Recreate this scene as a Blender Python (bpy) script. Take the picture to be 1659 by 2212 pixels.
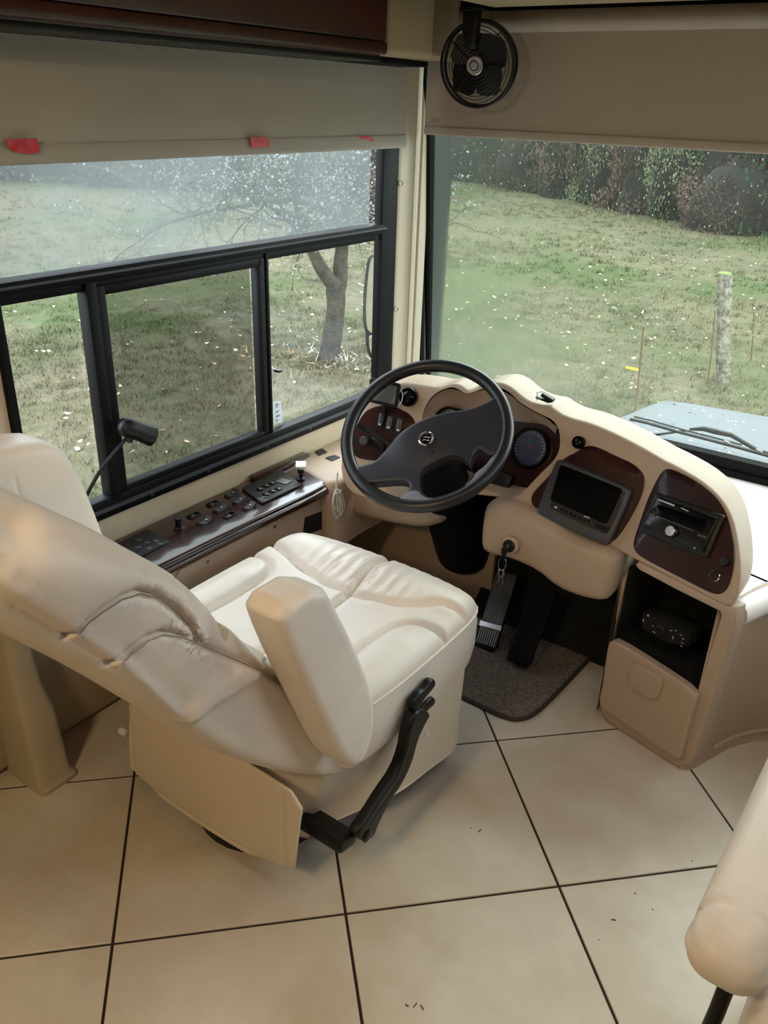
import bpy, bmesh, math, random
import numpy as np
from mathutils import Vector, Matrix, noise
from mathutils.geometry import delaunay_2d_cdt

for o in list(bpy.data.objects): bpy.data.objects.remove(o, do_unlink=True)
SC = bpy.context.scene; COL = SC.collection
PI = math.pi

# ------------------------------------------------------------------ camera, sky, lamps, exposure
cam_d = bpy.data.cameras.new('camera'); cam = bpy.data.objects.new('camera', cam_d); COL.objects.link(cam)
_R = ((0.8120290, 0.5828491, 0.0299323), (-0.2786475, 0.3421281, 0.8973873), (-0.5128007, 0.7370450, -0.4402274))
cam.matrix_world = Matrix(((_R[0][0], _R[1][0], -_R[2][0], 0.0), (_R[0][1], _R[1][1], -_R[2][1], 0.0),
                           (_R[0][2], _R[1][2], -_R[2][2], 1.65366), (0, 0, 0, 1)))
cam_d.sensor_fit = 'VERTICAL'; cam_d.sensor_height = 36.0; cam_d.lens = 36.0*1811.54/2212.0
cam_d.clip_start = 0.02; cam_d.clip_end = 400
SC.camera = cam

world = bpy.data.worlds.new('overcast_sky'); SC.world = world; world.use_nodes = True
_bg = world.node_tree.nodes['Background']; _bg.inputs[0].default_value = (0.84, 0.90, 1.0, 1); _bg.inputs[1].default_value = 3.9

def area(name, loc, target, size, energy, col):
    d = bpy.data.lights.new(name, 'AREA'); d.shape = 'RECTANGLE'; d.size, d.size_y = size; d.energy = energy; d.color = col
    o = bpy.data.objects.new(name, d); COL.objects.link(o); o.location = loc
    o.rotation_euler = (Vector(target)-Vector(loc)).to_track_quat('-Z', 'Y').to_euler(); return o
area('ceiling_lamp_rear', (-0.75, -0.60, 1.98), (-0.85, 0.2, 0.0), (0.22, 0.22), 6.5, (1.0, 0.75, 0.42))
area('fill_light_over_seat', (-0.80, 0.30, 1.98), (-0.80, 0.35, 0.0), (0.15, 0.15), 1.2, (1.0, 0.76, 0.44))  # unseen fill light added to brighten the backrest roll
area('fill_light_aisle', (0.05, 0.95, 1.98), (0.0, 1.0, 0.0), (0.3, 0.3), 1.8, (1.0, 0.95, 0.88))  # neutral fill added out of frame to lift the right floor
sun_d = bpy.data.lights.new('hazy_sun', 'SUN'); sun_d.energy = 0.9; sun_d.angle = math.radians(42); sun_d.color = (1.0, 0.98, 0.95)
sun = bpy.data.objects.new('hazy_sun', sun_d); COL.objects.link(sun)
sun.rotation_euler = Vector((0.10, -0.80, -0.62)).to_track_quat('-Z', 'Y').to_euler()

SC.view_settings.view_transform = 'Standard'; SC.view_settings.look = 'None'
SC.view_settings.gamma = 1.0; SC.view_settings.use_curve_mapping = False
SC.view_settings.exposure = 1.15
SC.cycles.use_denoising = True
SC.cycles.max_bounces = 10; SC.cycles.transparent_max_bounces = 24

# ------------------------------------------------------------------ materials
def srgb(r, g, b):
    f = lambda c: (c/255/12.92 if c/255 <= 0.04045 else ((c/255+0.055)/1.055)**2.4)
    return (f(r), f(g), f(b), 1.0)
_mats = {}
def mat(name, col, rough=0.5, metal=0.0, bump=None, vary=None, coat=0.0, spec=0.5, col2=None, vscale=8.0, detail=4.0, sheen=0.0):
    """bump=(scale, strength, distance), vary = amount of colour noise (towards col2 or darker)"""
    m = bpy.data.materials.new(name); m.use_nodes = True; nt = m.node_tree; p = nt.nodes['Principled BSDF']
    p.inputs['Base Color'].default_value = col; p.inputs['Roughness'].default_value = rough; p.inputs['Metallic'].default_value = metal
    p.inputs['Coat Weight'].default_value = coat; p.inputs['Coat Roughness'].default_value = 0.08
    p.inputs['Specular IOR Level'].default_value = spec; p.inputs['Sheen Weight'].default_value = sheen
    tc = nt.nodes.new('ShaderNodeTexCoord')
    if vary:
        n = nt.nodes.new('ShaderNodeTexNoise'); n.inputs['Scale'].default_value = vscale; n.inputs['Detail'].default_value = detail
        n.inputs['Roughness'].default_value = 0.6
        nt.links.new(tc.outputs['Object'], n.inputs['Vector'])
        r = nt.nodes.new('ShaderNodeValToRGB'); c2 = col2 or tuple(c*(1-vary) for c in col[:3])+(1,)
        r.color_ramp.elements[0].position = 0.35; r.color_ramp.elements[0].color = c2
        r.color_ramp.elements[1].position = 0.65; r.color_ramp.elements[1].color = col
        nt.links.new(n.outputs['Fac'], r.inputs['Fac']); nt.links.new(r.outputs['Color'], p.inputs['Base Color'])
    if bump:
        n = nt.nodes.new('ShaderNodeTexNoise'); n.inputs['Scale'].default_value = bump[0]; n.inputs['Detail'].default_value = 5
        nt.links.new(tc.outputs['Object'], n.inputs['Vector'])
        b = nt.nodes.new('ShaderNodeBump'); b.inputs['Strength'].default_value = bump[1]; b.inputs['Distance'].default_value = bump[2]
        nt.links.new(n.outputs['Fac'], b.inputs['Height']); nt.links.new(b.outputs['Normal'], p.inputs['Normal'])
    _mats[name] = m; return m

LEATHER = mat('cream_leather', srgb(230, 219, 207), 0.42, bump=(260, 0.12, 0.002), vary=0.07, vscale=5)
SEAM = mat('leather_seam', srgb(150, 132, 106), 0.7)
SKIRT = mat('cream_vinyl', srgb(218, 205, 186), 0.5, bump=(180, 0.12, 0.002), vary=0.06, vscale=4)
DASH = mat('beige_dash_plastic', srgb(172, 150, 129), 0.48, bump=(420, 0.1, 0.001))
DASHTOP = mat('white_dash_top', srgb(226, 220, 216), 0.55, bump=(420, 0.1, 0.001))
PILLAR = mat('beige_pillar_trim', srgb(184, 172, 150), 0.5, bump=(500, 0.08, 0.001))
WALLF = mat('beige_wall_fabric', srgb(196, 180, 156), 0.9, bump=(300, 0.3, 0.002), vary=0.06, vscale=30)
CEIL = mat('beige_headliner', srgb(160, 142, 112), 0.9, bump=(250, 0.2, 0.002))
WOOD = mat('cherry_wood_gloss', srgb(52, 22, 18), 0.25, coat=0.5, vary=0.5, vscale=14, detail=8)
WOODC = mat('cherry_cabinet_wood', srgb(70, 30, 20), 0.4, coat=0.2, vary=0.4, vscale=6, detail=8)
BLACK = mat('black_plastic', srgb(17, 17, 19), 0.42, spec=0.35, bump=(500, 0.1, 0.0008))
BLACKG = mat('black_gloss', srgb(11, 11, 13), 0.2, spec=0.3)
GREYP = mat('charcoal_plastic', srgb(50, 52, 58), 0.45, bump=(500, 0.12, 0.0008))
RUBBER = mat('black_rubber', srgb(10, 10, 11), 0.7, spec=0.2)
SPOKE = mat('painted_spoke_sheen', srgb(128, 126, 140), 0.4)  # lighter grey stands in for sky reflected on the spokes
FRAME = mat('black_window_frame', srgb(8, 8, 9), 0.5, spec=0.15)
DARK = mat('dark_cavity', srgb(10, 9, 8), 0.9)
WHEEL = mat('wheel_vinyl', srgb(44, 44, 52), 0.40, bump=(500, 0.15, 0.0008))
RIMM = mat('rim_vinyl', srgb(26, 26, 29), 0.36, bump=(420, 0.15, 0.0008))
CHROME = mat('chrome', srgb(225, 225, 228), 0.12, metal=1.0)
STEEL = mat('brushed_steel', srgb(180, 180, 184), 0.3, metal=1.0)
SCREEN = mat('dark_screen', srgb(6, 7, 9), 0.2, spec=0.12)
WOODD = mat('cherry_wood_inset', srgb(52, 22, 18), 0.30, coat=0.10, spec=0.25, vary=0.5, vscale=14, detail=8)
SCREEN2 = mat('matte_grey_screen', srgb(96, 98, 92), 0.45)
DIAL = mat('gauge_face', srgb(64, 66, 84), 0.35, vary=0.3, vscale=30)
MARK = mat('pale_marking', srgb(190, 190, 196), 0.5)
MARKR = mat('red_marking', srgb(150, 60, 50), 0.5)
SHADE1 = mat('grey_shade_fabric', srgb(176, 170, 158), 0.9, bump=(900, 0.25, 0.001), vary=0.05, vscale=3)
SHADE2 = mat('beige_shade_fabric', srgb(174, 162, 150), 0.9, bump=(900, 0.25, 0.001), vary=0.05, vscale=3)
HEM = mat('shade_hem', srgb(150, 138, 118), 0.9, bump=(900, 0.25, 0.001))
REDT = mat('red_tape', srgb(214, 38, 48), 0.35, vary=0.35, vscale=40)
PAPER = mat('white_paper', srgb(226, 230, 236), 0.7)
INK = mat('blue_grey_ink', srgb(120, 136, 160), 0.7)
CARPET = mat('brown_carpet', srgb(140, 120, 100), 1.0, bump=(160, 1.0, 0.02), vary=0.72, vscale=110, sheen=0.2)
TILE = mat('cream_stone_tile', srgb(212, 204, 191), 0.40, vary=0.10, vscale=2.6, detail=9, bump=(40, 0.06, 0.003), col2=srgb(188, 174, 154))
GROUT = mat('dark_grout', srgb(44, 32, 26), 0.9)
WHITEC = mat('white_cable', srgb(214, 212, 206), 0.5)
WHITEP = mat('white_plastic', srgb(225, 228, 230), 0.4)
SILK = mat('silver_ribs', srgb(150, 150, 150), 0.35, metal=0.8)
YELLOW = mat('yellow_tape', srgb(235, 200, 40), 0.5)
DEBRIS = mat('dark_debris', srgb(60, 52, 44), 0.9)

def _math(nt, op, a, b=None, clamp=False):
    n = nt.nodes.new('ShaderNodeMath'); n.operation = op; n.use_clamp = clamp
    for i, v in enumerate((a, b)):
        if v is None: continue
        if isinstance(v, (int, float)): n.inputs[i].default_value = v
        else: nt.links.new(v, n.inputs[i])
    return n.outputs[0]
def glass_mat(name, fogfn=None, tint=(0.96, 0.98, 0.97, 1), fogcol=(0.22, 0.25, 0.24, 1), blur=0.0):
    m = bpy.data.materials.new(name); m.use_nodes = True; nt = m.node_tree; nt.nodes.clear()
    out = nt.nodes.new('ShaderNodeOutputMaterial')
    tr = nt.nodes.new('ShaderNodeBsdfTransparent'); tr.inputs[0].default_value = tint
    gl = nt.nodes.new('ShaderNodeBsdfGlossy'); gl.inputs['Roughness'].default_value = 0.02
    lw = nt.nodes.new('ShaderNodeLayerWeight'); lw.inputs[0].default_value = 0.5
    sch = _math(nt, 'ADD', _math(nt, 'MULTIPLY', _math(nt, 'POWER', lw.outputs['Facing'], 5.0), 0.92), 0.05)
    mx = nt.nodes.new('ShaderNodeMixShader')
    nt.links.new(sch, mx.inputs[0]); nt.links.new(tr.outputs[0], mx.inputs[1]); nt.links.new(gl.outputs[0], mx.inputs[2])
    last = mx
    if fogfn:
        tl = nt.nodes.new('ShaderNodeBsdfTranslucent'); tl.inputs[0].default_value = fogcol
        df = nt.nodes.new('ShaderNodeBsdfRefraction'); df.inputs['Color'].default_value = tint; df.inputs['Roughness'].default_value = 0.35; df.inputs['IOR'].default_value = 1.12
        ad = nt.nodes.new('ShaderNodeMixShader'); ad.inputs[0].default_value = blur
        nt.links.new(tl.outputs[0], ad.inputs[1]); nt.links.new(df.outputs[0], ad.inputs[2])
        m2 = nt.nodes.new('ShaderNodeMixShader')
        fac = fogfn(nt)
        nt.links.new(fac, m2.inputs[0]); nt.links.new(mx.outputs[0], m2.inputs[1]); nt.links.new(ad.outputs[0], m2.inputs[2]); last = m2
    nt.links.new(last.outputs[0], out.inputs[0]); return m
def fog_windshield(nt):
    tc = nt.nodes.new('ShaderNodeTexCoord'); sp = nt.nodes.new('ShaderNodeSeparateXYZ'); nt.links.new(tc.outputs['Object'], sp.inputs[0])
    n = nt.nodes.new('ShaderNodeTexNoise'); n.inputs['Scale'].default_value = 5; n.inputs['Detail'].default_value = 6
    mp = nt.nodes.new('ShaderNodeMapping'); mp.inputs['Scale'].default_value = (1.6, 1, 0.45)
    nt.links.new(tc.outputs['Object'], mp.inputs[0]); nt.links.new(mp.outputs[0], n.inputs['Vector'])
    # condensation: heavy along the driver's side edge and low down, clearing towards the middle
    side = nt.nodes.new('ShaderNodeMapRange'); side.inputs[1].default_value = -1.05; side.inputs[2].default_value = -1.80
    side.interpolation_type = 'SMOOTHSTEP'
    nt.links.new(sp.outputs[0], side.inputs[0])
    low = nt.nodes.new('ShaderNodeMapRange'); low.inputs[1].default_value = 1.25; low.inputs[2].default_value = 0.55
    low.interpolation_type = 'SMOOTHSTEP'
    nt.links.new(sp.outputs[2], low.inputs[0])
    mid = nt.nodes.new('ShaderNodeMapRange'); mid.inputs[1].default_value = -0.70; mid.inputs[2].default_value = -1.45
    mid.interpolation_type = 'SMOOTHSTEP'
    nt.links.new(sp.outputs[0], mid.inputs[0])
    lm = _math(nt, 'MULTIPLY', low.outputs[0], mid.outputs[0])
    mxx = _math(nt, 'ADD', _math(nt, 'MULTIPLY', side.outputs[0], 0.52), _math(nt, 'MULTIPLY', lm, 0.75))
    nz = _math(nt, 'MULTIPLY', _math(nt, 'ADD', _math(nt, 'MULTIPLY', n.outputs['Fac'], 0.35), 0.50), mxx)
    return _math(nt, 'ADD', nz, 0.05)
def fog_side(nt):
    tc = nt.nodes.new('ShaderNodeTexCoord')
    n = nt.nodes.new('ShaderNodeTexNoise'); n.inputs['Scale'].default_value = 3.2; n.inputs['Detail'].default_value = 7
    nt.links.new(tc.outputs['Object'], n.inputs['Vector'])
    r = nt.nodes.new('ShaderNodeMapRange'); r.inputs[1].default_value = 0.35; r.inputs[2].default_value = 0.7; r.inputs[3].default_value = 0.16; r.inputs[4].default_value = 0.42
    nt.links.new(n.outputs['Fac'], r.inputs[0]); return r.outputs[0]
GLASS = glass_mat('clear_glass')
GLASSD = glass_mat('screened_glass', tint=(0.62, 0.64, 0.62, 1))
GLASSF = glass_mat('misted_glass', fogfn=fog_side)
GLASSW = glass_mat('rain_fogged_windshield', fogfn=fog_windshield, tint=(0.80, 0.89, 0.78, 1), fogcol=(0.12, 0.145, 0.105, 1), blur=0.5)
DROP = mat('water_drop', (0.85, 0.9, 0.92, 1), 0.05, spec=1.0)

# ------------------------------------------------------------------ geometry helpers
def tag(o, label=None, cat=None, group=None, kind=None):
    if label: o['label'] = label
    if cat: o['category'] = cat
    if group: o['group'] = group
    if kind: o['kind'] = kind
    return o
def wloc(o):
    v = Vector((0, 0, 0))
    while o: v = v + o.location; o = o.parent
    return v
def thing(name, label, cat, loc=(0, 0, 0), group=None):
    o = bpy.data.objects.new(name, None); COL.objects.link(o); o.location = loc; o.empty_display_size = 0.05
    return tag(o, label, cat, group)

def area2(p): return 0.5*sum(p[i][0]*p[(i+1) % len(p)][1]-p[(i+1) % len(p)][0]*p[i][1] for i in range(len(p)))
def resample(p, h, closed=True):
    out = []; n = len(p)
    for i in range(n if closed else n-1):
        a = np.array(p[i], float); b = np.array(p[(i+1) % n], float); k = max(1, int(math.ceil(np.linalg.norm(b-a)/h)))
        for j in range(k): out.append(tuple(a+(b-a)*j/k))
    if not closed: out.append(tuple(p[-1]))
    return out
def smooth_poly(p, it=2, closed=True):
    p = [np.array(q, float) for q in p]
    for _ in range(it):
        q = []; n = len(p)
        if closed:
            for i in range(n):
                a, b = p[i], p[(i+1) % n]; q += [0.75*a+0.25*b, 0.25*a+0.75*b]
        else:
            q = [p[0]]
            for i in range(n-1):
                a, b = p[i], p[i+1]; q += [0.75*a+0.25*b, 0.25*a+0.75*b]
            q.append(p[-1])
        p = q
    return [tuple(q) for q in p]
def rrect(x0, y0, x1, y1, r, k=5):
    out = []
    for cx, cy, a0 in ((x1-r, y0+r, -90), (x1-r, y1-r, 0), (x0+r, y1-r, 90), (x0+r, y0+r, 180)):
        for j in range(k+1):
            a = math.radians(a0+90*j/k); out.append((cx+r*math.cos(a), cy+r*math.sin(a)))
    return out
def quad_round(q, f=0.12, k=4):
    """quad (4 corners) with rounded corners"""
    q = [np.array(a, float) for a in q]; out = []
    n = len(q)
    for i in range(n):
        p0, p1, p2 = q[i-1], q[i], q[(i+1) % n]
        a = p1+(p0-p1)*f; b = p1+(p2-p1)*f
        for j in range(k+1):
            t = j/k; out.append(tuple((1-t)**2*a+2*t*(1-t)*p1+t*t*b))
    return out
def circle(cx, cy, r, n=24, ry=None): return [(cx+r*math.cos(2*PI*i/n), cy+(ry or r)*math.sin(2*PI*i/n)) for i in range(n)]
def segdist(P, poly, closed=True):
    A = np.array(poly, float); B = np.roll(A, -1, 0)
    if not closed: A, B = A[:-1], B[:-1]
    P = np.asarray(P, float); best = np.full(len(P), 1e9)
    for a, b in zip(A, B):
        d = b-a; L = d@d
        t = np.clip(((P-a)@d)/L, 0, 1) if L > 1e-14 else np.zeros(len(P))
        q = a+t[:, None]*d; best = np.minimum(best, np.hypot(*(P-q).T))
    return best
def inside(P, poly):
    P = np.asarray(P, float); x, y = P[:, 0], P[:, 1]; r = np.zeros(len(P), bool); n = len(poly)
    for i in range(n):
        x0, y0 = poly[i]; x1, y1 = poly[(i+1) % n]
        if y0 == y1: continue
        c = ((y0 > y) != (y1 > y)) & (x < (x1-x0)*(y-y0)/(y1-y0)+x0); r ^= c
    return r

class MB:
    def __init__(s): s.v = []; s.f = []; s.m = []; s.mats = []
    def _mi(s, m):
        if m not in s.mats: s.mats.append(m)
        return s.mats.index(m)
    def add(s, vs, fs, m):
        k = len(s.v); s.v += [tuple(v) for v in vs]; i = s._mi(m)
        for f in fs: s.f.append(tuple(a+k for a in f)); s.m.append(i)
        return s
    def box(s, c, size, m, bev=0.0, rot=None, seg=2):
        bm = bmesh.new(); bmesh.ops.create_cube(bm, size=1.0)
        for v in bm.verts: v.co = Vector((v.co.x*size[0], v.co.y*size[1], v.co.z*size[2]))
        if bev > 0: bmesh.ops.bevel(bm, geom=bm.edges[:], offset=min(bev, 0.49*min(size)), segments=seg, profile=0.5, affect='EDGES')
        M = (rot.to_4x4() if rot else Matrix.Identity(4)); c = Vector(c)
        bm.verts.index_update(); s.add([M @ v.co + c for v in bm.verts], [[v.index for v in f.verts] for f in bm.faces], m); bm.free(); return s
    def span(s, a, b, m, bev=0.0, seg=2):
        a, b = Vector(a), Vector(b); return s.box((a+b)/2, [abs(b[i]-a[i]) for i in range(3)], m, bev, None, seg)
    def tube(s, pts, r, m, n=8, closed=False, cap=True, flat=1.0, up=None):
        P = [Vector(p) for p in pts]; N = len(P); rr = r if hasattr(r, '__len__') else [r]*N
        T = []
        for i in range(N):
            a = P[i-1] if (i > 0 or closed) else P[i]; b = P[(i+1) % N] if (i < N-1 or closed) else P[i]
            T.append((b-a).normalized())
        u = Vector(up) if up else (Vector((0, 0, 1)) if abs(T[0].z) < 0.9 else Vector((1, 0, 0)))
        u = (u-T[0]*u.dot(T[0])).normalized(); vs = []
        for i in range(N):
            u = (u-T[i]*u.dot(T[i])); u = u.normalized() if u.length > 1e-6 else T[i].orthogonal().normalized()
            w = T[i].cross(u)
            for k in range(n):
                a = 2*PI*k/n; vs.append(P[i]+(u*math.cos(a)+w*math.sin(a)*flat)*rr[i])
        fs = []
        for i in range(N if closed else N-1):
            j = (i+1) % N
            for k in range(n): fs.append((i*n+k, i*n+(k+1) % n, j*n+(k+1) % n, j*n+k))
        if cap and not closed: fs += [tuple(range(n-1, -1, -1)), tuple((N-1)*n+k for k in range(n))]
        return s.add(vs, fs, m)
    def lathe(s, prof, c, axis, m, n=24, cap=True):
        ax = Vector(axis).normalized(); u = ax.orthogonal().normalized(); w = ax.cross(u); c = Vector(c); vs = []
        for r, h in prof:
            for k in range(n):
                a = 2*PI*k/n; vs.append(c+ax*h+(u*math.cos(a)+w*math.sin(a))*r)
        fs = []
        for i in range(len(prof)-1):
            for k in range(n): fs.append((i*n+k, i*n+(k+1) % n, (i+1)*n+(k+1) % n, (i+1)*n+k))
        if cap: fs += [tuple(range(n-1, -1, -1)), tuple((len(prof)-1)*n+k for k in range(n))]
        return s.add(vs, fs, m)
    def slab(s, outline, mp, T, r, m, holes=(), grid=0.03, puff=0.0, pw=0.04, seams=(), sd=0.005, sw=0.006,
             extra=None, dmul=None, mirror=False, rs=4, hdepth=0.02, back=True, step=None):
        """plate of outline (u,v) and thickness T along w, rounded at the rim, puffed, with pressed-in seams"""
        if area2(outline) < 0: outline = outline[::-1]
        h = step or max(0.004, grid*0.6); O = resample(outline, h); n0 = len(O)
        holes = [resample(q if area2(q) > 0 else q[::-1], h) for q in holes]
        pts = [np.array(O)]; edges = [(i, (i+1) % n0) for i in range(n0)]; k = n0
        for q in holes: pts.append(np.array(q)); edges += [(k+i, k+(i+1) % len(q)) for i in range(len(q))]; k += len(q)
        A = np.array(O); nx = np.roll(A, -1, 0)-np.roll(A, 1, 0); nx /= np.linalg.norm(nx, axis=1)[:, None]+1e-12
        inn = np.c_[-nx[:, 1], nx[:, 0]]; free = []
        if r > 0:
            for j in range(1, rs+1):
                d = r*(1-math.cos(j*PI/2/rs)); q = A+inn*d; ok = segdist(q, O) > d*0.85; free.append(q[ok & inside(q, O)])
        lo, hi = A.min(0), A.max(0)
        gx, gy = np.meshgrid(np.arange(lo[0], hi[0], grid), np.arange(lo[1], hi[1], grid*0.87)); gx = gx+(np.arange(gx.shape[0]) % 2)[:, None]*grid/2
        g = np.c_[gx.ravel(), gy.ravel()]; g = g[inside(g, O)]
        if len(g): g = g[segdist(g, O) > r+0.3*grid]; free.append(g)
        for sm in seams:
            S = np.array(resample(sm, max(sw, 0.004), False)); t = np.gradient(S, axis=0); t /= np.linalg.norm(t, axis=1)[:, None]+1e-12
            nn = np.c_[-t[:, 1], t[:, 0]]
            for e in (0, -0.8, 0.8, -1.7, 1.7, -3.0, 3.0): free.append(S+nn*e*sw)
        F = np.vstack(free) if free else np.zeros((0, 2))
        if len(F):
            F = F[inside(F, O)]; F = F[segdist(F, O) > 0.0006] if len(F) else F
        for q in holes:
            if len(F): F = F[~inside(F, q)]; F = F[segdist(F, q) > 0.001]
        pts.append(F); P = np.vstack(pts)
        V2, _, FC, *_ = delaunay_2d_cdt([Vector(p) for p in P], edges, [], 0, 1e-6)
        V = np.array([(v.x, v.y) for v in V2]); tri = np.array([f for f in FC if len(f) == 3])
        cen = V[tri].mean(1); ok = inside(cen, O)
        for q in holes: ok &= ~inside(cen, q)
        tri = tri[ok]
        a = V[tri]; ar = (a[:, 1, 0]-a[:, 0, 0])*(a[:, 2, 1]-a[:, 0, 1])-(a[:, 2, 0]-a[:, 0, 0])*(a[:, 1, 1]-a[:, 0, 1])
        tri[ar < 0] = tri[ar < 0][:, ::-1]
        used = np.unique(tri); re = -np.ones(len(V), int); re[used] = np.arange(len(used)); V = V[used]; tri = re[tri]
        d = segdist(V, O); base = T/2 if mirror else T
        w = np.full(len(V), base)
        if r > 0: dd = np.minimum(d*(dmul(V[:, 0], V[:, 1]) if dmul else 1.0), r); w = base-r+np.sqrt(np.maximum(0, r*r-(r-dd)**2))
        if puff: w = w+puff*(1-np.exp(-d/pw))
        for sm in seams: w = w-sd*np.exp(-(segdist(V, sm, False)/sw)**2)
        if extra: w = w+extra(V[:, 0], V[:, 1], d)
        vs = [mp(x, y, z) for (x, y), z in zip(V, w)]; fs = [tuple(t) for t in tri]; nv = len(vs)
        if mirror:
            vs += [mp(x, y, -z) for (x, y), z in zip(V, w)]; fs += [(t[2]+nv, t[1]+nv, t[0]+nv) for t in tri]
        elif back:
            vs += [mp(x, y, 0.0) for (x, y) in V]; fs += [(t[2]+nv, t[1]+nv, t[0]+nv) for t in tri]
        # walls along boundary edges of the triangulation
        cnt = {}
        for t in tri:
            for i in range(3): cnt[(t[i], t[(i+1) % 3])] = 1
        bd = [e for e in cnt if (e[1], e[0]) not in cnt]
        hv = {}
        for q in holes:
            dq = segdist(V, q)
            for i in np.where(dq < 2e-4)[0]: hv[int(i)] = 1
        ext = {}
        for i, j in bd:
            if i in hv and j in hv:
                for kx in (i, j):
                    if kx not in ext: ext[kx] = len(vs); vs.append(mp(V[kx, 0], V[kx, 1], w[kx]-hdepth))
                fs.append((j, i, ext[i], ext[j]))
            elif mirror or back: fs.append((j, i, i+nv, j+nv))
        return s.add(vs, fs, m)
    def build(s, name, parent=None, label=None, cat=None, group=None, kind=None, sharp=40, origin=None):
        me = bpy.data.meshes.new(name)
        off = wloc(parent) if parent else None
        if off is None:
            if origin is not None: off = Vector(origin)
            else:
                a = np.array(s.v); off = Vector(((a[:, 0].min()+a[:, 0].max())/2, (a[:, 1].min()+a[:, 1].max())/2, a[:, 2].min()))
            if kind == 'structure' or kind == 'stuff': off = Vector((0, 0, 0))
        vs = [(v[0]-off.x, v[1]-off.y, v[2]-off.z) for v in s.v]
        me.from_pydata(vs, [], s.f); me.validate()
        for m in s.mats: me.materials.append(m)
        if len(me.polygons) == len(s.m): me.polygons.foreach_set('material_index', s.m)
        me.polygons.foreach_set('use_smooth', [True]*len(me.polygons)); me.set_sharp_from_angle(angle=math.radians(sharp)); me.update()
        o = bpy.data.objects.new(name, me); COL.objects.link(o)
        if parent: o.parent = parent
        else: o.location = off
        return tag(o, label, cat, group, kind)

def mpX(x0, s=1): return lambda u, v, w: (x0+w, u, v)          # (y,z) outline, w towards +X
def mpY(y0): return lambda u, v, w: (u, y0-w, v)                # (x,z) outline, w towards -Y
def mpZ(z0): return lambda u, v, w: (u, v, z0+w)                # (x,y) outline, w up
def mpF(o, u_, v_, w_):
    o, u_, v_, w_ = map(Vector, (o, u_, v_, w_)); return lambda u, v, w: tuple(o+u_*u+v_*v+w_*w)
def frame_to(o, n, up=(0, 0, 1)):
    n = Vector(n).normalized(); u = Vector(up).cross(n).normalized(); v = n.cross(u); return mpF(o, u, v, n)



# ------------------------------------------------------------------ floor of separate tiles
T0 = 0.508; TO = Vector((-1.1469, 0.6750)); TA = 0.79394
E1 = Vector((math.cos(TA), math.sin(TA))); E2 = Vector((-math.sin(TA), math.cos(TA)))
FX0, FX1, FY0, FY1 = -1.80, 0.66, -2.2, 2.80
def clip(poly, x0, x1, y0, y1):
    for ax, v, sgn in ((0, x0, 1), (0, x1, -1), (1, y0, 1), (1, y1, -1)):
        out = []
        for i in range(len(poly)):
            a, b = poly[i-1], poly[i]; da, db = (a[ax]-v)*sgn, (b[ax]-v)*sgn
            if (da < 0) != (db < 0): t = da/(da-db); out.append((a[0]+(b[0]-a[0])*t, a[1]+(b[1]-a[1])*t))
            if db >= 0: out.append(tuple(b))
        poly = out
        if not poly: break
    return poly
fl = MB().span((FX0-0.05, FY0, -0.09), (FX1, FY1, -0.004), GROUT).build('floor', kind='structure')
for i in range(-10, 11):
    for j in range(-10, 11):
        g = 0.0032
        q = [TO+E1*((i+a)*T0+(g if a == 0 else -g))+E2*((j+b)*T0+(g if b == 0 else -g)) for a, b in ((0, 0), (1, 0), (1, 1), (0, 1))]
        p = clip([(a.x, a.y) for a in q], FX0, FX1, FY0, FY1)
        if len(p) < 3 or abs(area2(p)) < 0.002: continue
        c = [sum(a[k] for a in p)/len(p) for k in (0, 1)]
        ins = [(a[0]+(c[0]-a[0])*0.006, a[1]+(c[1]-a[1])*0.006) for a in p]; n = len(p)
        vs = [(a[0], a[1], -0.006) for a in p]+[(a[0], a[1], -0.0012) for a in p]+[(a[0], a[1], 0) for a in ins]
        fs = [tuple(range(2*n, 3*n))]
        for r in (0, n): fs += [(r+k, r+(k+1) % n, r+n+(k+1) % n, r+n+k) for k in range(n)]
        MB().add(vs, fs, TILE).build('tile', fl, sharp=20)

# ------------------------------------------------------------------ walls, ceiling
wl = MB()
wl.span((-1.88, -2.2, -0.05), (-1.80, 2.80, 0.62), WALLF)
wl.span((-1.88, -2.2, 0.62), (-1.80, 1.02, 2.02), WALLF)
wl.span((-1.88, 1.02, 1.84), (-1.80, 2.60, 2.02), WALLF)
wl.span((-1.88, 2.60, 0.62), (-1.80, 2.80, 2.02), WALLF)
wl.build('wall_left', kind='structure')
wr = MB()
wr.span((0.66, -2.2, -0.05), (0.74, 2.80, 1.16), WOODC); wr.span((0.66, -2.2, 1.16), (0.74, 1.30, 2.02), WOODC)
wr.span((0.66, 1.30, 1.52), (0.74, 2.30, 2.02), WOODC); wr.span((0.66, 2.30, 1.16), (0.74, 2.80, 2.02), WOODC)
wr.build('wall_right', kind='structure')
MB().span((-1.88, -2.28, -0.05), (0.74, -2.2, 2.02), WOODC).build('wall_rear', kind='structure')
MB().span((-1.88, -2.28, 2.02), (0.74, 3.05, 2.10), CEIL).build('ceiling', kind='structure')
# firewall and the low wall under the windshield
wf = MB(); wf.span((-1.88, 2.70, -0.09), (0.74, 2.78, 0.50), DARK); wf.build('wall_front', kind='structure')
tb = MB(); tb.add([(-1.20, 2.28, 0.004), (-0.60, 2.28, 0.004), (-0.60, 2.66, 0.36), (-1.20, 2.66, 0.36), (-1.20, 2.70, 0.52), (-0.60, 2.70, 0.52)], [(0, 1, 2, 3), (3, 2, 5, 4)], DARK); tb.build('trim_6', kind='structure')
# soffit over the cab, its front edge seen at the top of the frame
tr = MB(); tr.span((-1.42, 1.6, 1.905), (0.66, 2.50, 2.02), CEIL, 0.03, 4); tr.build('trim_1', kind='structure')
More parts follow.
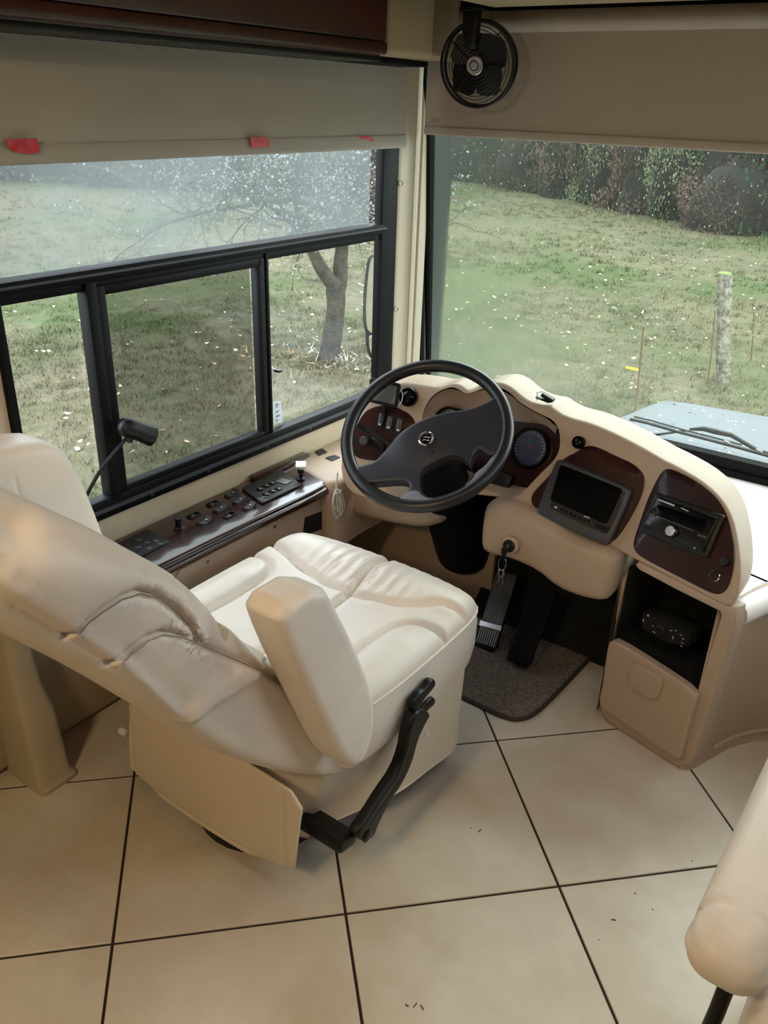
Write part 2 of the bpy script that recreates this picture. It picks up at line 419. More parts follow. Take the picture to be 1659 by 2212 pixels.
# side passenger window letting daylight in (out of frame)
w3 = MB(); w3.span((0.655, 1.30, 1.16), (0.70, 1.34, 1.52), FRAME); w3.span((0.655, 2.26, 1.16), (0.70, 2.30, 1.52), FRAME)
w3.span((0.655, 1.34, 1.16), (0.70, 2.26, 1.19), FRAME); w3.span((0.655, 1.34, 1.49), (0.70, 2.26, 1.52), FRAME)
w3 = w3.build('window_3', kind='structure'); MB().span((0.69, 1.34, 1.19), (0.692, 2.26, 1.49), GLASS).build('pane', w3)

# ------------------------------------------------------------------ driver's side window
WX = -1.80
w1 = MB()
def bar(y0, z0, y1, z1, x0=-1.826, x1=-1.785, m=FRAME, bev=0.006): w1.span((x0, y0, z0), (x1, y1, z1), m, bev)
bar(1.02, 0.605, 2.61, 0.662); bar(1.02, 0.605, 1.043, 1.86); bar(2.503, 0.605, 2.605, 1.86, -1.826, -1.79); bar(1.02, 1.80, 2.6, 1.86)
bar(1.03, 1.236, 2.50, 1.268, -1.826, -1.770)
w1.span((-1.80, 1.03, 1.252), (-1.766, 2.5, 1.258), GREYP)
w1.span((-1.80, 1.05, 0.632), (-1.772, 2.5, 0.640), GREYP)
w1 = w1.build('window_1', kind='structure')
f = MB(); f.span((-1.826, 1.04, 1.212), (-1.795, 2.475, 1.238), FRAME, 0.004); f.build('top_rail', w1)
f = MB(); f.span((-1.826, 1.264, 0.65), (-1.782, 1.298, 1.24), FRAME, 0.006); f.build('mullion', w1)
f = MB(); f.span((-1.826, 1.905, 0.65), (-1.788, 1.920, 1.24), FRAME, 0.006); f.build('mullion', w1)
sash = MB()
sash.span((-1.826, 1.295, 0.655), (-1.790, 1.326, 1.222), FRAME, 0.005); sash.span((-1.826, 1.876, 0.655), (-1.792, 1.906, 1.222), FRAME, 0.005)
sash.span((-1.826, 1.30, 0.655), (-1.792, 1.89, 0.676), FRAME, 0.005); sash.span((-1.826, 1.30, 1.196), (-1.792, 1.89, 1.222), FRAME, 0.005)
sash = sash.build('sliding_sash', w1, label='sliding window sash with an insect screen tint')
MB().span((-1.812, 1.33, 0.67), (-1.809, 1.855, 1.20), GLASSD).build('pane', sash)
MB().span((-1.8235, 1.05, 1.26), (-1.8215, 2.47, 1.81), GLASSF).build('pane', w1, label='misted upper pane')
MB().span((-1.8235, 1.05, 0.655), (-1.8215, 1.25, 1.215), GLASS).build('pane', w1)
MB().span((-1.8235, 1.93, 0.655), (-1.8215, 2.47, 1.225), GLASS).build('pane', w1)
f = MB(); f.span((-1.80, 1.936, 0.86), (-1.775, 1.955, 0.868), BLACK, 0.002); f.build('latch', w1)
for y in (1.40, 1.62, 1.88, 2.10, 2.36):
    MB().lathe([(0.006, 0), (0.005, 0.002)], (-1.785, y, 0.622), (1, 0, 0), GREYP, 10).build('screw', w1)
# wall band and A-pillar
pl = MB()
prof = [(-1.80, 2.585), (-1.790, 2.592), (-1.785, 2.605), (-1.782, 2.63), (-1.773, 2.647), (-1.767, 2.652)]
def vextrude(b, pr, z0, z1, m):
    n = len(pr); b.add([(x, y, z0) for x, y in pr]+[(x, y, z1) for x, y in pr], [(k, k+1, n+k+1, n+k) for k in range(n-1)], m)
vextrude(pl, prof, 0.50, 2.02, PILLAR)
vextrude(pl, [(-1.767, 2.652), (-1.790, 2.658), (-1.790, 2.664), (-1.772, 2.668), (-1.766, 2.680), (-1.768, 2.690), (-1.785, 2.694), (-1.785, 2.70), (-1.767, 2.705), (-1.763, 2.72), (-1.766, 2.750)], 0.50, 2.02, PILLAR)
pl = pl.build('trim_2', kind='structure', sharp=50)
for z in (1.395, 0.955):
    MB().lathe([(0.011, -0.001), (0.011, 0.002), (0.008, 0.003), (0.0085, 0.0005), (0.002, 0.0005)], (-1.7855, 2.603, z), (1, -0.25, 0), PILLAR, 16).build('screw_cap', pl)
# dark gap block behind pillar so no light leaks
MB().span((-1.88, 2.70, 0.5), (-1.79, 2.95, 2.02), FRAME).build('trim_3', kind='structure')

# ------------------------------------------------------------------ windshield
def WSY(x, z): return 2.84-0.09*(z-0.56)+0.05*(1-((x+0.57)/1.2)**2)
w2 = MB(); n = 24
xs = [-1.80+2.46*i/n for i in range(n+1)]
vs = [(x, WSY(x, z), z) for z in (0.56, 1.95) for x in xs]
# glass
gl = MB().add(vs, [(k, k+1, n+2+k, n+1+k) for k in range(n)], GLASSW)
pts = [(x, WSY(x, 0.575)-0.012, 0.572) for x in xs]
w2.tube(pts, 0.030, RUBBER, 8, up=(0, 0, 1))
w2.tube([(x, WSY(x, 0.545)-0.035, 0.545) for x in xs], 0.016, RUBBER, 8)
w2.tube([(-1.765-0.004*k/10, WSY(-1.77, 0.56+0.139*k)-0.010, 0.56+0.139*k) for k in range(11)], [0.009+0.0022*k for k in range(11)], RUBBER, 8)
w2.span((-1.80, 2.705, 1.86), (0.66, 2.80, 2.02), FRAME)
w2 = w2.build('window_2', kind='structure'); gl.build('pane', w2, label='rain-spotted and fogged windshield glass')
rng = random.Random(5)
dr = MB()
for k in range(520):
    x = rng.uniform(-1.74, 0.4); z = 1.58-abs(rng.gauss(0, 0.22)) if k < 300 else rng.uniform(0.62, 1.55); r = rng.uniform(0.0010, 0.0026)
    y = WSY(x, z)+0.002; s = rng.uniform(1.0, 1.8)
    dr.add([(x+r*math.cos(a), y, z+r*s*math.sin(a)) for a in (0, 1.05, 2.1, 3.14, 4.19, 5.24)]+[(x, y+r*0.7, z)], [(i, 6, (i+1) % 6) for i in range(6)]+[(5, 4, 3, 2, 1, 0)], DROP)
dr.build('raindrops', w2, kind='stuff')

# ------------------------------------------------------------------ overhead cabinet, shades, tape
CX = -1.55
oc = thing('overhead_cabinet', 'dark cherry wood overhead cabinet above the side window shade', 'cabinet', (-1.68, 1.2, 1.765))
b = MB(); b.span((-1.80, -1.0, 1.762), (CX-0.02, 2.165, 2.02), WOODC, 0.004); b.build('carcass', oc)
b = MB(); b.span((CX-0.025, -1.0, 1.800), (CX, 2.165, 2.02), WOODC, 0.006); b.build('door', oc)
b = MB(); b.span((CX-0.03, -1.0, 1.768), (CX+0.004, 2.168, 1.800), WOODC, 0.008); b.build('bottom_rail', oc)
b = MB(); b.span((-1.80, -0.8, 1.752), (CX-0.02, 2.17, 1.766), BLACK, 0.003); b.build('underside', oc, label='cabinet underside painted black for its shade')  # black colour stands for the shade under the cabinet
ec = MB(); ec.span((-1.80, 2.17, 1.770), (CX-0.004, 2.42, 2.02), CEIL, 0.02, 4); ec.span((-1.80, 2.40, 1.775), (CX-0.06, 2.66, 2.02), CEIL, 0.02, 4)
ec.build('trim_4', kind='structure')
bb = MB(); bb.span((-1.80, 2.171, 1.752), (-1.64, 2.52, 1.769), RUBBER, 0.004); bb.build('trim_5', kind='structure')  # black strip carries the underside shade on below the end cap

ss = thing('side_roller_shade', 'pale grey roller shade pulled part way down over the driver side window', 'shade', (-1.74, 1.8, 1.51))
n = 40; b = MB(); vs = []; fs = []
for i in range(n+1):
    y = 0.7+1.86*i/n
    for j in range(9):
        z = 1.7515-0.2185*j/8; sag = 0.005*math.sin(3.3*y)*j/8+0.004*math.sin(9*y+1)*(j/8)
        vs.append((-1.742+sag*0.8, y-0.006*(j/8)*(i/n), z+(0.0 if j == 0 else -0.006*(1-i/n)*j/8)))
for i in range(n):
    for j in range(8): fs.append((i*9+j, i*9+j+1, (i+1)*9+j+1, (i+1)*9+j))
k = len(vs); vs2 = [(x-0.0012, y, z) for x, y, z in vs]; b.add(vs+vs2, fs+[tuple(q+k for q in f[::-1]) for f in fs], SHADE1).build('fabric', ss)
b = MB(); P = [(-1.742+0.8*(0.005*math.sin(3.3*y)+0.004*math.sin(9*y+1)), y-0.006*(y-0.7)/1.86, 1.530-0.006*(1-(y-0.7)/1.86)) for y in [0.7+1.86*i/n for i in range(n+1)]]
vs = []
for p in P: vs += [(p[0]+0.003, p[1], p[2]+0.022), (p[0]+0.0065, p[1], p[2]+0.012), (p[0]+0.0065, p[1], p[2]-0.012), (p[0], p[1], p[2]-0.018), (p[0]-0.005, p[1], p[2]-0.012), (p[0]-0.005, p[1], p[2]+0.02)]
fs = []
for i in range(n):
    for j in range(6): fs.append((i*6+j, i*6+(j+1) % 6, (i+1)*6+(j+1) % 6, (i+1)*6+j))
fs += [tuple(range(6)), tuple(n*6+j for j in range(5, -1, -1))]
b.add(vs, fs, SHADE1).build('hem_bar', ss)
TAPES = (([(1.081,1.558),(1.154,1.56),(1.158,1.532),(1.119,1.53),(1.088,1.538)], 'large red tape strip at the left end of the side shade hem'),
         ([(1.8,1.555),(1.867,1.555),(1.874,1.529),(1.804,1.528)], 'red tape square on the side shade hem right of the middle'),
         ([(2.282,1.552),(2.345,1.551),(2.366,1.536),(2.297,1.538)], 'small torn red tape piece at the front end of the side shade hem'))
for q, lab in TAPES:
    q = resample(q, 0.012); m0 = mpX(-1.7335); b = MB()
    b.slab(q, lambda u, v, w: (-1.7335+w+0.0012*math.sin(u*130)*math.cos(v*170), u, v), 0.0016, 0.0, REDT, grid=0.008)
    b.build('tape_strip', label=lab, cat='tape', group='red tape pieces on the side shade')

ws = thing('front_roller_shade', 'beige roller shade drawn down across the top of the windshield', 'shade', (-0.6, 2.68, 1.55))
b = MB(); b.span((-1.745, 2.676, 1.575), (0.60, 2.680, 1.875), SHADE2); b.build('fabric', ws)
b = MB(); b.span((-1.745, 2.670, 1.552), (0.60, 2.686, 1.580), SHADE2, 0.005, 3); b.build('hem_bar', ws)
b = MB(); b.lathe([(0.026, 0), (0.030, 0.002), (0.030, 2.336), (0.026, 2.338)], (-1.74, 2.665, 1.885), (1, 0, 0), SHADE2, 24); b.build('roller', ws)
b = MB(); q = [(-1.722,1.606),(-1.687,1.607),(-1.686,1.593),(-1.721,1.592)]; b.slab(quad_round(q, 0.25), mpY(2.6765), 0.002, 0.0005, HEM, grid=0.01)
for k in range(4): b.span((q[0][0]+0.004+0.005*k, 2.6738, q[2][1]+0.006), (q[0][0]+0.0065+0.005*k, 2.6745, q[0][1]-0.006), SEAM)
b.build('label_tag', ws, label='small embossed grey tag')

# ------------------------------------------------------------------ sticker on the window
b = MB(); q = [(1.955,0.75),(1.991,0.744),(1.995,0.667),(1.956,0.67)]
b.slab(q, mpX(-1.8195), 0.0006, 0.0, PAPER, grid=0.05)
y0 = min(p[0] for p in q); y1 = max(p[0] for p in q); z0 = min(p[1] for p in q); z1 = max(p[1] for p in q)
for k, (a, w_) in enumerate(((0.86, .6), (0.80, .7), (0.74, .5), (0.55, .7), (0.50, .4), (0.36, .75), (0.33, .75), (0.2, .35), (0.15, .3))):
    z = z0+(z1-z0)*a; b.span((-1.8188, y0+0.008, z-0.0018), (-1.8182, y0+0.008+(y1-y0-0.016)*w_, z+0.0014), INK)
b.build('window_sticker', label='white paper sticker with printed lines on the front side window pane', cat='sticker')

# ------------------------------------------------------------------ gooseneck lamp
gln = thing('gooseneck_lamp', 'black gooseneck map lamp standing against the side window', 'lamp', (-1.74, 1.1, 0.62))
S = [(1.149,0.695),(1.161,0.715),(1.185,0.742),(1.221,0.778),(1.264,0.807),(1.296,0.827),(1.319,0.839)]
MB().tube([(-1.745, p[0], p[1]) for p in smooth_poly(S, 2, False)], 0.0048, BLACK, 8).build('stalk', gln)
a, c_ = [(1.302,0.867),(1.371,0.824)]
A = Vector((-1.745, a[0], a[1])); B = Vector((-1.722, c_[0], c_[1])); ax = (B-A).normalized(); L = (B-A).length
MB().lathe([(0.004, -0.016), (0.016, -0.013), (0.024, -0.004), (0.027, 0.008), (0.027, 0.02), (0.026, L*0.55), (0.029, L), (0.026, L), (0.022, L-0.012)], A, ax, BLACK, 24).build('lamp_head', gln)
MB().lathe([(0.008, 0), (0.008, 0.022)], A+Vector((0.01, 0.004, -0.044)), (0, 0.1, 1), BLACK, 12).build('collar', gln)
MB().lathe([(0.014, 0), (0.012, 0.05), (0.006, 0.06)], (-1.745, S[0][0], 0.64), (0, 0, 1), BLACK, 16).build('base', gln)


# ------------------------------------------------------------------ driver's seat
seat = thing('driver_seat', 'cream leather captain seat with reclined back and raised armrests, facing the steering wheel', 'seat', (-1.17, 1.35, 0.0))
SXC = -1.17
def sm(l): return [(2*SXC-x, y) for x, y in l]
# cushion outline seen from above (trapezoid, rounded corners)
CO = smooth_poly([(-1.49, 1.10), (-0.875, 1.10), (-0.845, 1.22), (-0.842, 1.50), (-0.85, 1.675), (-0.90, 1.715), (-1.05, 1.735), (-1.29, 1.735), (-1.44, 1.715), (-1.495, 1.675), (-1.503, 1.50), (-1.50, 1.22)], 2)
s_front = [(-1.52, 1.585), (-1.45, 1.562), (-1.36, 1.530), (-1.265, 1.508), (-1.14, 1.502), (-1.055, 1.522), (-0.975, 1.545), (-0.935, 1.585), (-0.82, 1.612)]
s_front = smooth_poly(s_front, 2, False)
s_right = smooth_poly([(-0.955, 1.05), (-0.972, 1.20), (-0.974, 1.33), (-0.968, 1.42), (-0.945, 1.475), (-0.90, 1.495), (-0.82, 1.495)], 2, False)
s_left = sm(s_right)
s_mid = [(-1.175, 1.76), (-1.165, 1.62), (-1.145, 1.50), (-1.142, 1.40), (-1.155, 1.05)]
seams = [s_front, s_right, s_left, s_mid]
def cush_extra(u, v, d):
    # fine gathers across the front roll, running front to back
    fs = np.interp(u, [p[0] for p in s_front], [p[1] for p in s_front])
    t = (v-fs)/(1.735-fs+1e-6); band = np.clip(t*4, 0, 1)*np.clip((1.25-t)*3, 0, 1)*(v > fs)
    wx = np.exp(-((u+1.15)/0.22)**4)
    ph = u*430+np.sin(v*40+u*23)*1.0+np.sin(u*57)*2.2
    g = 0.0020*np.sin(ph)*band*wx+0.0020*np.sin(u*163+1.3+np.sin(v*31))*band*wx
    # soft creases radiating inside the centre panels
    c = 0.0022*np.sin(u*60+v*35)*np.exp(-(segdist(np.c_[u, v], s_front, False)/0.03)**2)*(v < fs)
    roll = 0.022*np.exp(-((v-1.62)/0.075)**2)
    side = 0.018*np.exp(-((np.abs(u-SXC)-0.255)/0.06)**2)*np.clip((1.55-v)*6, 0, 1)
    return (g+c+roll+side)*np.clip(d/0.06, 0, 1)**0.8
b = MB()
b.slab(CO, mpZ(0.33), 0.160, 0.032, LEATHER, grid=0.008, puff=0.0, seams=seams, sd=0.017, sw=0.010, extra=cush_extra, rs=7, back=False)
cu = b.build('seat_cushion', seat, sharp=60)
# side band below the piping, then the piping cord
def ring(poly, z): return [(x, y, z) for x, y in poly]
b = MB(); O = resample(CO, 0.02); n = len(O); c0 = np.array([SXC, 1.42])
def loft(b, loops, m, closed=True):
    n = len(loops[0]); vs = [p for l in loops for p in l]
    fs = [(i*n+k, i*n+(k+1) % n, (i+1)*n+(k+1) % n, (i+1)*n+k) for i in range(len(loops)-1) for k in range(n if closed else n-1)]
    b.add(vs, fs, m)
def grow(poly, d, z, wav=0.0):
    A = np.array(poly); t = np.roll(A, -1, 0)-np.roll(A, 1, 0); t /= np.linalg.norm(t, axis=1)[:, None]; nn = np.c_[t[:, 1], -t[:, 0]]
    Q = A+nn*d; return [(x, y, z) for x, y in Q]
loft(b, [grow(O, 0.0, 0.459), grow(O, 0.006, 0.42), grow(O, 0.005, 0.36), grow(O, -0.004, 0.305), grow(O, -0.03, 0.30)], LEATHER)
b.build('cushion_band', seat, sharp=50)
b = MB(); b.tube(grow(O, 0.002, 0.458), 0.0036, LEATHER, 6, closed=True); b.build('piping', cu)
# skirt: hem polygon follows the floor
HR = [(-0.952,1.072),(-0.937,1.139),(-0.916,1.221),(-0.895,1.269),(-0.868,1.331),(-0.843,1.399),(-0.827,1.485),(-0.823,1.554)]
hem = [(-1.462, 1.03)]+HR+[(-0.875, 1.655), (-1.44, 1.655), (-1.478, 1.58)]
top = [(-1.47, 1.06)]+[(-0.905+0.053*min(1, k/3), 1.06+0.585*k/7) for k in range(8)]+[(-0.90, 1.665), (-1.43, 1.665), (-1.475, 1.60)]
def lerp(a, b_, t): return [((1-t)*p[0]+t*q[0], (1-t)*p[1]+t*q[1]) for p, q in zip(a, b_)]
b = MB(); loops = []
for k in range(9):
    t = k/8; P = smooth_poly(lerp(top, hem, t), 2)
    z = 0.325+(0.085-0.325)*t
    loops.append([(x+0.006*t*math.sin(17*y+x*9), y+0.006*t*math.sin(15*x), z+0.006*t*math.sin(x*11+y*7)) for x, y in P])
loft(b, loops, SKIRT); sk = b.build('skirt', seat, sharp=60)
b = MB(); b.tube([(x, y, z+0.004) for x, y, z in loops[-1]], 0.0030, SKIRT, 5, closed=True); b.build('hem_binding', sk)
# rear flap hanging behind the seat
TLR = [(-1.449,0.326),(-1.471,0.153),(-1.481,0.04),(-0.914,0.057),(-0.901,0.19),(-0.886,0.312),(-1.019,0.33),(-1.224,0.341)]
b = MB(); b.slab(smooth_poly(TLR, 1), lambda u, v, w: (u, 1.012-w-0.012*math.sin((u+1.47)*5.5)-0.02*max(0, 0.35-v), v), 0.007, 0.002, SKIRT, grid=0.02,
    seams=[[(TLR[1][0]+0.018, 0.5), (TLR[2][0]+0.018, -0.1)], [(TLR[3][0]-0.026, 0.3), (TLR[3][0]-0.022, -0.1)], [(p[0], p[1]+0.012) for p in (TLR[2], TLR[3])]], sd=0.0035, sw=0.004)
b.build('rear_flap', seat, sharp=50)
# swivel base
b = MB(); b.lathe([(0.175, 0.0), (0.175, 0.025), (0.13, 0.04), (0.11, 0.26), (0.16, 0.28), (0.16, 0.30)], (-1.17, 1.18, 0.0), (0, 0, 1), BLACK, 32)
b.box((-1.17, 1.33, 0.285), (0.46, 0.42, 0.02), BLACK, 0.005); b.build('swivel_base', seat)

# reclined backrest, outline in the (y, z) plane
BX, BT = -1.17, 0.60
BO = [(1.2,0.244),(1.115,0.268),(0.979,0.384),(0.835,0.524),(0.748,0.639),(0.653,0.768),(0.579,0.868),(0.496,0.969),(0.463,1.011),(0.418,1.07)]
BF = [(0.47,1.184),(0.526,1.176),(0.562,1.153),(0.6,1.121),(0.64,1.083),(0.684,1.038),(0.731,0.992),(0.773,0.946),(0.817,0.883),(0.84,0.838),(0.849,0.805)]
BF2 = [(0.836,0.833),(0.87,0.806),(0.907,0.751),(0.917,0.725),(0.942,0.719),(1.01,0.628),(1.156,0.467),(1.26,0.319)]
def _tidy(o): return o
BOUT = smooth_poly(BO+[(0.40, 1.30)]+BF+BF2, 1)
s1 = [(0.527,0.994),(0.547,1.006),(0.575,1.014),(0.61,1.017),(0.646,1.007),(0.681,0.981),(0.713,0.94),(0.738,0.898),(0.751,0.864)]
s2 = [(0.584,0.915),(0.609,0.917),(0.645,0.928),(0.675,0.923),(0.709,0.9),(0.749,0.861),(0.817,0.794),(0.882,0.732),(0.98,0.625)]
s3 = [(0.402,1.149),(0.445,1.097),(0.484,1.048),(0.527,0.994),(0.555,0.956),(0.584,0.915),(0.626,0.849),(0.674,0.767),(0.705,0.714)]
def back_dm(u, v): return 1+2.2*np.clip((np.interp(u, [p[0] for p in s3], [p[1] for p in s3])+0.05-v)/0.07, 0, 1)
def back_extra(u, v, d):
    P = np.c_[u, v]; ds = segdist(P, s1, False)
    a = np.arctan2(v-0.86, u-0.62)
    # puckers radiating off the roll seam on the front side
    side = np.clip((v-np.interp(u, [p[0] for p in s1], [p[1] for p in s1]))*60, -1, 1)
    pk = 0.0042*np.sin(a*62+np.sin(a*17)*1.5)*np.exp(-(ds/0.045)**2)*np.clip((u-0.62)*9, 0, 1)
    dsh = segdist(P, s3, False); below = np.interp(u, [p[0] for p in s3], [p[1] for p in s3]) > v
    roll = np.where(u < s1[0][0], v > np.interp(u, [p[0] for p in s3], [p[1] for p in s3]), v > np.interp(u, [p[0] for p in s1], [p[1] for p in s1]))*(u < s1[-1][0])
    return pk+0.016*roll*np.tanh(np.minimum(ds, dsh)/0.02)-0.020*below*np.clip(dsh/0.012, 0, 1)
b = MB(); b.slab(BOUT, mpX(BX), BT, 0.085, LEATHER, grid=0.011, seams=[s1, s2, s3], sd=0.012, sw=0.0055, extra=back_extra, dmul=back_dm, mirror=True, rs=8, step=0.014)
bk = b.build('backrest', seat, sharp=70)
for sname, S, off in (('stitching', s1, 0.0), ('stitching', s2, 0.0)):
    q = MB(); P = resample(S, 0.008, False)
    P2 = [(p[0]+0.007*0.55, p[1]-0.007*0.8) for p in P]
    dd = np.minimum(segdist(P2, resample(BOUT, 0.01))*back_dm(np.array([p[0] for p in P2]), np.array([p[1] for p in P2])), 0.085); ex = back_extra(np.array([p[0] for p in P2]), np.array([p[1] for p in P2]), dd)
    ww = BT/2-0.085+np.sqrt(np.maximum(0, 0.085**2-(0.085-dd)**2))+ex
    q.tube([(BX+w_-0.0003, p[0], p[1]) for p, w_ in zip(P2, ww)], 0.0012, SEAM, 4)
    q.build(sname, bk)
# armrests
def armrest(x_in, x_out, shift):
    AO = [(0.855,0.894),(0.879,0.814),(0.925,0.697),(0.982,0.56),(1.025,0.459),(1.067,0.395),(1.116,0.386),(1.15,0.451),(1.142,0.56),(1.08,0.7),(1.021,0.815),(0.977,0.894)]
    AO = smooth_poly([(y+shift[0], z+shift[1]) for y, z in AO], 1)
    T = x_out-x_in; b = MB()
    b.slab(AO, mpX((x_in+x_out)/2), T, 0.020, LEATHER, grid=0.012, puff=0.004, pw=0.05, mirror=True, rs=5, step=0.01)
    o = b.build('armrest', seat, sharp=70)
    e = AO[len(AO)-14:]
    q = MB(); A = np.array(AO); i0 = int(np.argmax(A[:, 1])); c = A.mean(0)
    return o
armrest(-0.893, -0.800, (0, 0))
# far armrest only shows its upper end
AL = [(0.722,0.998),(0.837,0.999),(0.899,0.994),(0.952,0.98),(0.987,0.949),(1.013,0.891),(1.037,0.802),(1.058,0.703),(1.105,0.56),(0.99,0.524),(0.887,0.663),(0.786,0.832)]
b = MB(); b.slab(smooth_poly(AL, 1), mpX(-1.585), 0.12, 0.028, LEATHER, grid=0.016, puff=0.003, mirror=True, rs=6, step=0.012,
    seams=[[(0.854,0.934),(0.859,0.879),(0.872,0.808)]], sd=0.003, sw=0.004)
b.build('armrest', seat, sharp=70)
# belt buckle arm, its pivot and the two paddles
LV = [(1.088,0.199),(1.099,0.167),(1.13,0.135),(1.157,0.129),(1.171,0.151),(1.213,0.189),(1.269,0.207),(1.307,0.246),(1.326,0.299),(1.357,0.328),(1.377,0.339),(1.36,0.363),(1.318,0.39),(1.296,0.378),(1.278,0.344),(1.273,0.303),(1.246,0.259),(1.185,0.238),(1.136,0.213)]
b = MB(); b.slab(smooth_poly(LV, 1), mpX(-0.815), 0.030, 0.008, BLACK, grid=0.012, mirror=True, rs=3, seams=[[(1.137,0.194),(1.199,0.215),(1.259,0.235),(1.288,0.288)]], sd=0.002, sw=0.005)
lv = b.build('buckle_arm', seat, sharp=45)
p = [(1.126,0.159),(1.366,0.326),(1.018,0.326),(1.358,0.295),(1.352,0.278)]
b = MB(); b.lathe([(0.016, 0), (0.016, 0.005), (0.010, 0.008)], (-0.803, p[0][0], p[0][1]), (1, 0, 0), BLACKG, 20); b.build('pivot_bolt', lv)
b = MB(); b.box((-0.797, p[3][0], p[3][1]), (0.004, 0.010, 0.026), MARK, 0.0015, Matrix.Rotation(0.5, 3, 'X')); b.build('release_window', lv, label='pale indicator window')
b = MB(); b.box((-0.885, (p[0][0]+p[2][0])/2+0.015, p[0][1]-0.003), (0.13, 0.06, 0.035), BLACK, 0.008, Matrix.Rotation(-0.25, 3, 'X')); b.build('pivot_bracket', seat)
q = [(1.313,0.381),(1.306,0.412),(1.328,0.425),(1.364,0.423),(1.383,0.435),(1.405,0.422),(1.405,0.403),(1.383,0.398),(1.357,0.393),(1.339,0.378)]
b = MB(); b.slab(smooth_poly(q, 1), mpX(-0.82), 0.022, 0.007, BLACK, grid=0.01, mirror=True, rs=3); b.build('recline_paddle', seat)
q = [(1.378,0.324),(1.389,0.338),(1.413,0.344),(1.435,0.341),(1.45,0.323),(1.445,0.31),(1.417,0.313),(1.396,0.308)]
b = MB(); b.slab(smooth_poly(q, 1), mpX(-0.84), 0.018, 0.006, BLACK, grid=0.01, mirror=True, rs=3); b.build('lumbar_paddle', seat)
k = [(-1.519,1.03)][0]
b = MB(); b.lathe([(0.004, 0), (0.010, 0.004), (0.010, 0.022), (0.006, 0.028)], (-1.50, 1.02, 0.155), (-1, 0, 0), WHITEP, 14); b.build('knob', seat, label='small white knob')

# ------------------------------------------------------------------ passenger seat (near corner)
ps = thing('passenger_seat', 'cream leather passenger seat cut off at the bottom right corner, rounded armrest showing', 'seat', (0.28, 1.1, 0.0))
AO = smooth_poly([(1.62, 0.675), (1.30, 0.645), (1.12, 0.632), (1.00, 0.618), (0.935, 0.598), (0.915, 0.565), (0.925, 0.530), (0.965, 0.515), (1.08, 0.525), (1.30, 0.545), (1.62, 0.57)], 2)
b = MB(); b.slab(AO, lambda u, v, w: (-0.040+w+0.02*(u-0.9), u, v), 0.115, 0.045, LEATHER, grid=0.012, puff=0.004, mirror=True, rs=7, step=0.010,
    extra=lambda u, v, d: 0.0016*np.sin(v*260)*np.exp(-((u-0.955)/0.03)**2)-0.005*np.exp(-((u-0.995-0.2*(v-0.58))/0.004)**2))
b.build('armrest', ps, sharp=70)
b = MB(); b.span((0.0, 0.90, 0.30), (0.60, 1.55, 0.52), LEATHER, 0.06, 5); b.build('seat_cushion', ps, sharp=60)
b = MB(); b.span((0.005, 0.93, 0.05), (0.58, 1.45, 0.34), SKIRT, 0.03, 4); b.build('skirt', ps, sharp=60)
b = MB(); b.tube([(-0.028, 0.945, 0.53), (-0.030, 0.93, 0.48), (-0.034, 0.92, 0.42), (-0.036, 0.92, 0.25), (-0.03, 0.93, 0.10)], 0.0115, BLACK, 12); b.tube([(-0.03, 0.93, 0.10), (0.06, 0.95, 0.08)], 0.014, BLACK, 10); b.build('buckle_arm', ps)
b = MB(); b.slab(smooth_poly([(0.30, 0.42), (0.55, 0.42), (0.60, 0.55), (0.36, 1.15), (0.16, 1.12), (0.22, 0.7)], 1), mpX(0.36), 0.5, 0.06, LEATHER, grid=0.05, mirror=True); b.build('backrest', ps, sharp=60)
b = MB(); b.lathe([(0.16, 0), (0.16, 0.03), (0.1, 0.06), (0.1, 0.2)], (0.31, 1.12, 0), (0, 0, 1), BLACK, 24); b.build('swivel_base', ps)

# ------------------------------------------------------------------ moulded post cover by the left wall
pc = MB()
def rr3(x0, x1, y0, y1, r, z): return [(x, y, z) for x, y in rrect(x0, y0, x1, y1, r, 4)]
loops = [rr3(-1.80, -1.628, .835, .945, .018, 0.0), rr3(-1.80, -1.628, .835, .945, .018, 0.012), rr3(-1.80, -1.640, .838, .938, .022, 0.022), rr3(-1.80, -1.650, .840, .935, .025, 0.15), rr3(-1.80, -1.655, .842, .933, .025, 0.215),
         rr3(-1.80, -1.685, .850, .930, .022, 0.275), rr3(-1.80, -1.700, .855, .928, .020, 0.34), rr3(-1.80, -1.705, .858, .925, .02, 0.42), rr3(-1.80, -1.715, .86, .925, .02, 0.95)]
loft(pc, loops, PILLAR); pc.add(loops[-1], [tuple(range(len(loops[-1])))], PILLAR)
pc.build('post_cover', label='beige moulded post cover with stepped flared foot against the left wall behind the driver seat', cat='post cover', sharp=50)
bp = MB(); bp.span((-1.80, 0.2, 0.02), (-1.782, 1.30, 0.34), PILLAR, 0.006); bp.build('baseboard_left', kind='structure')


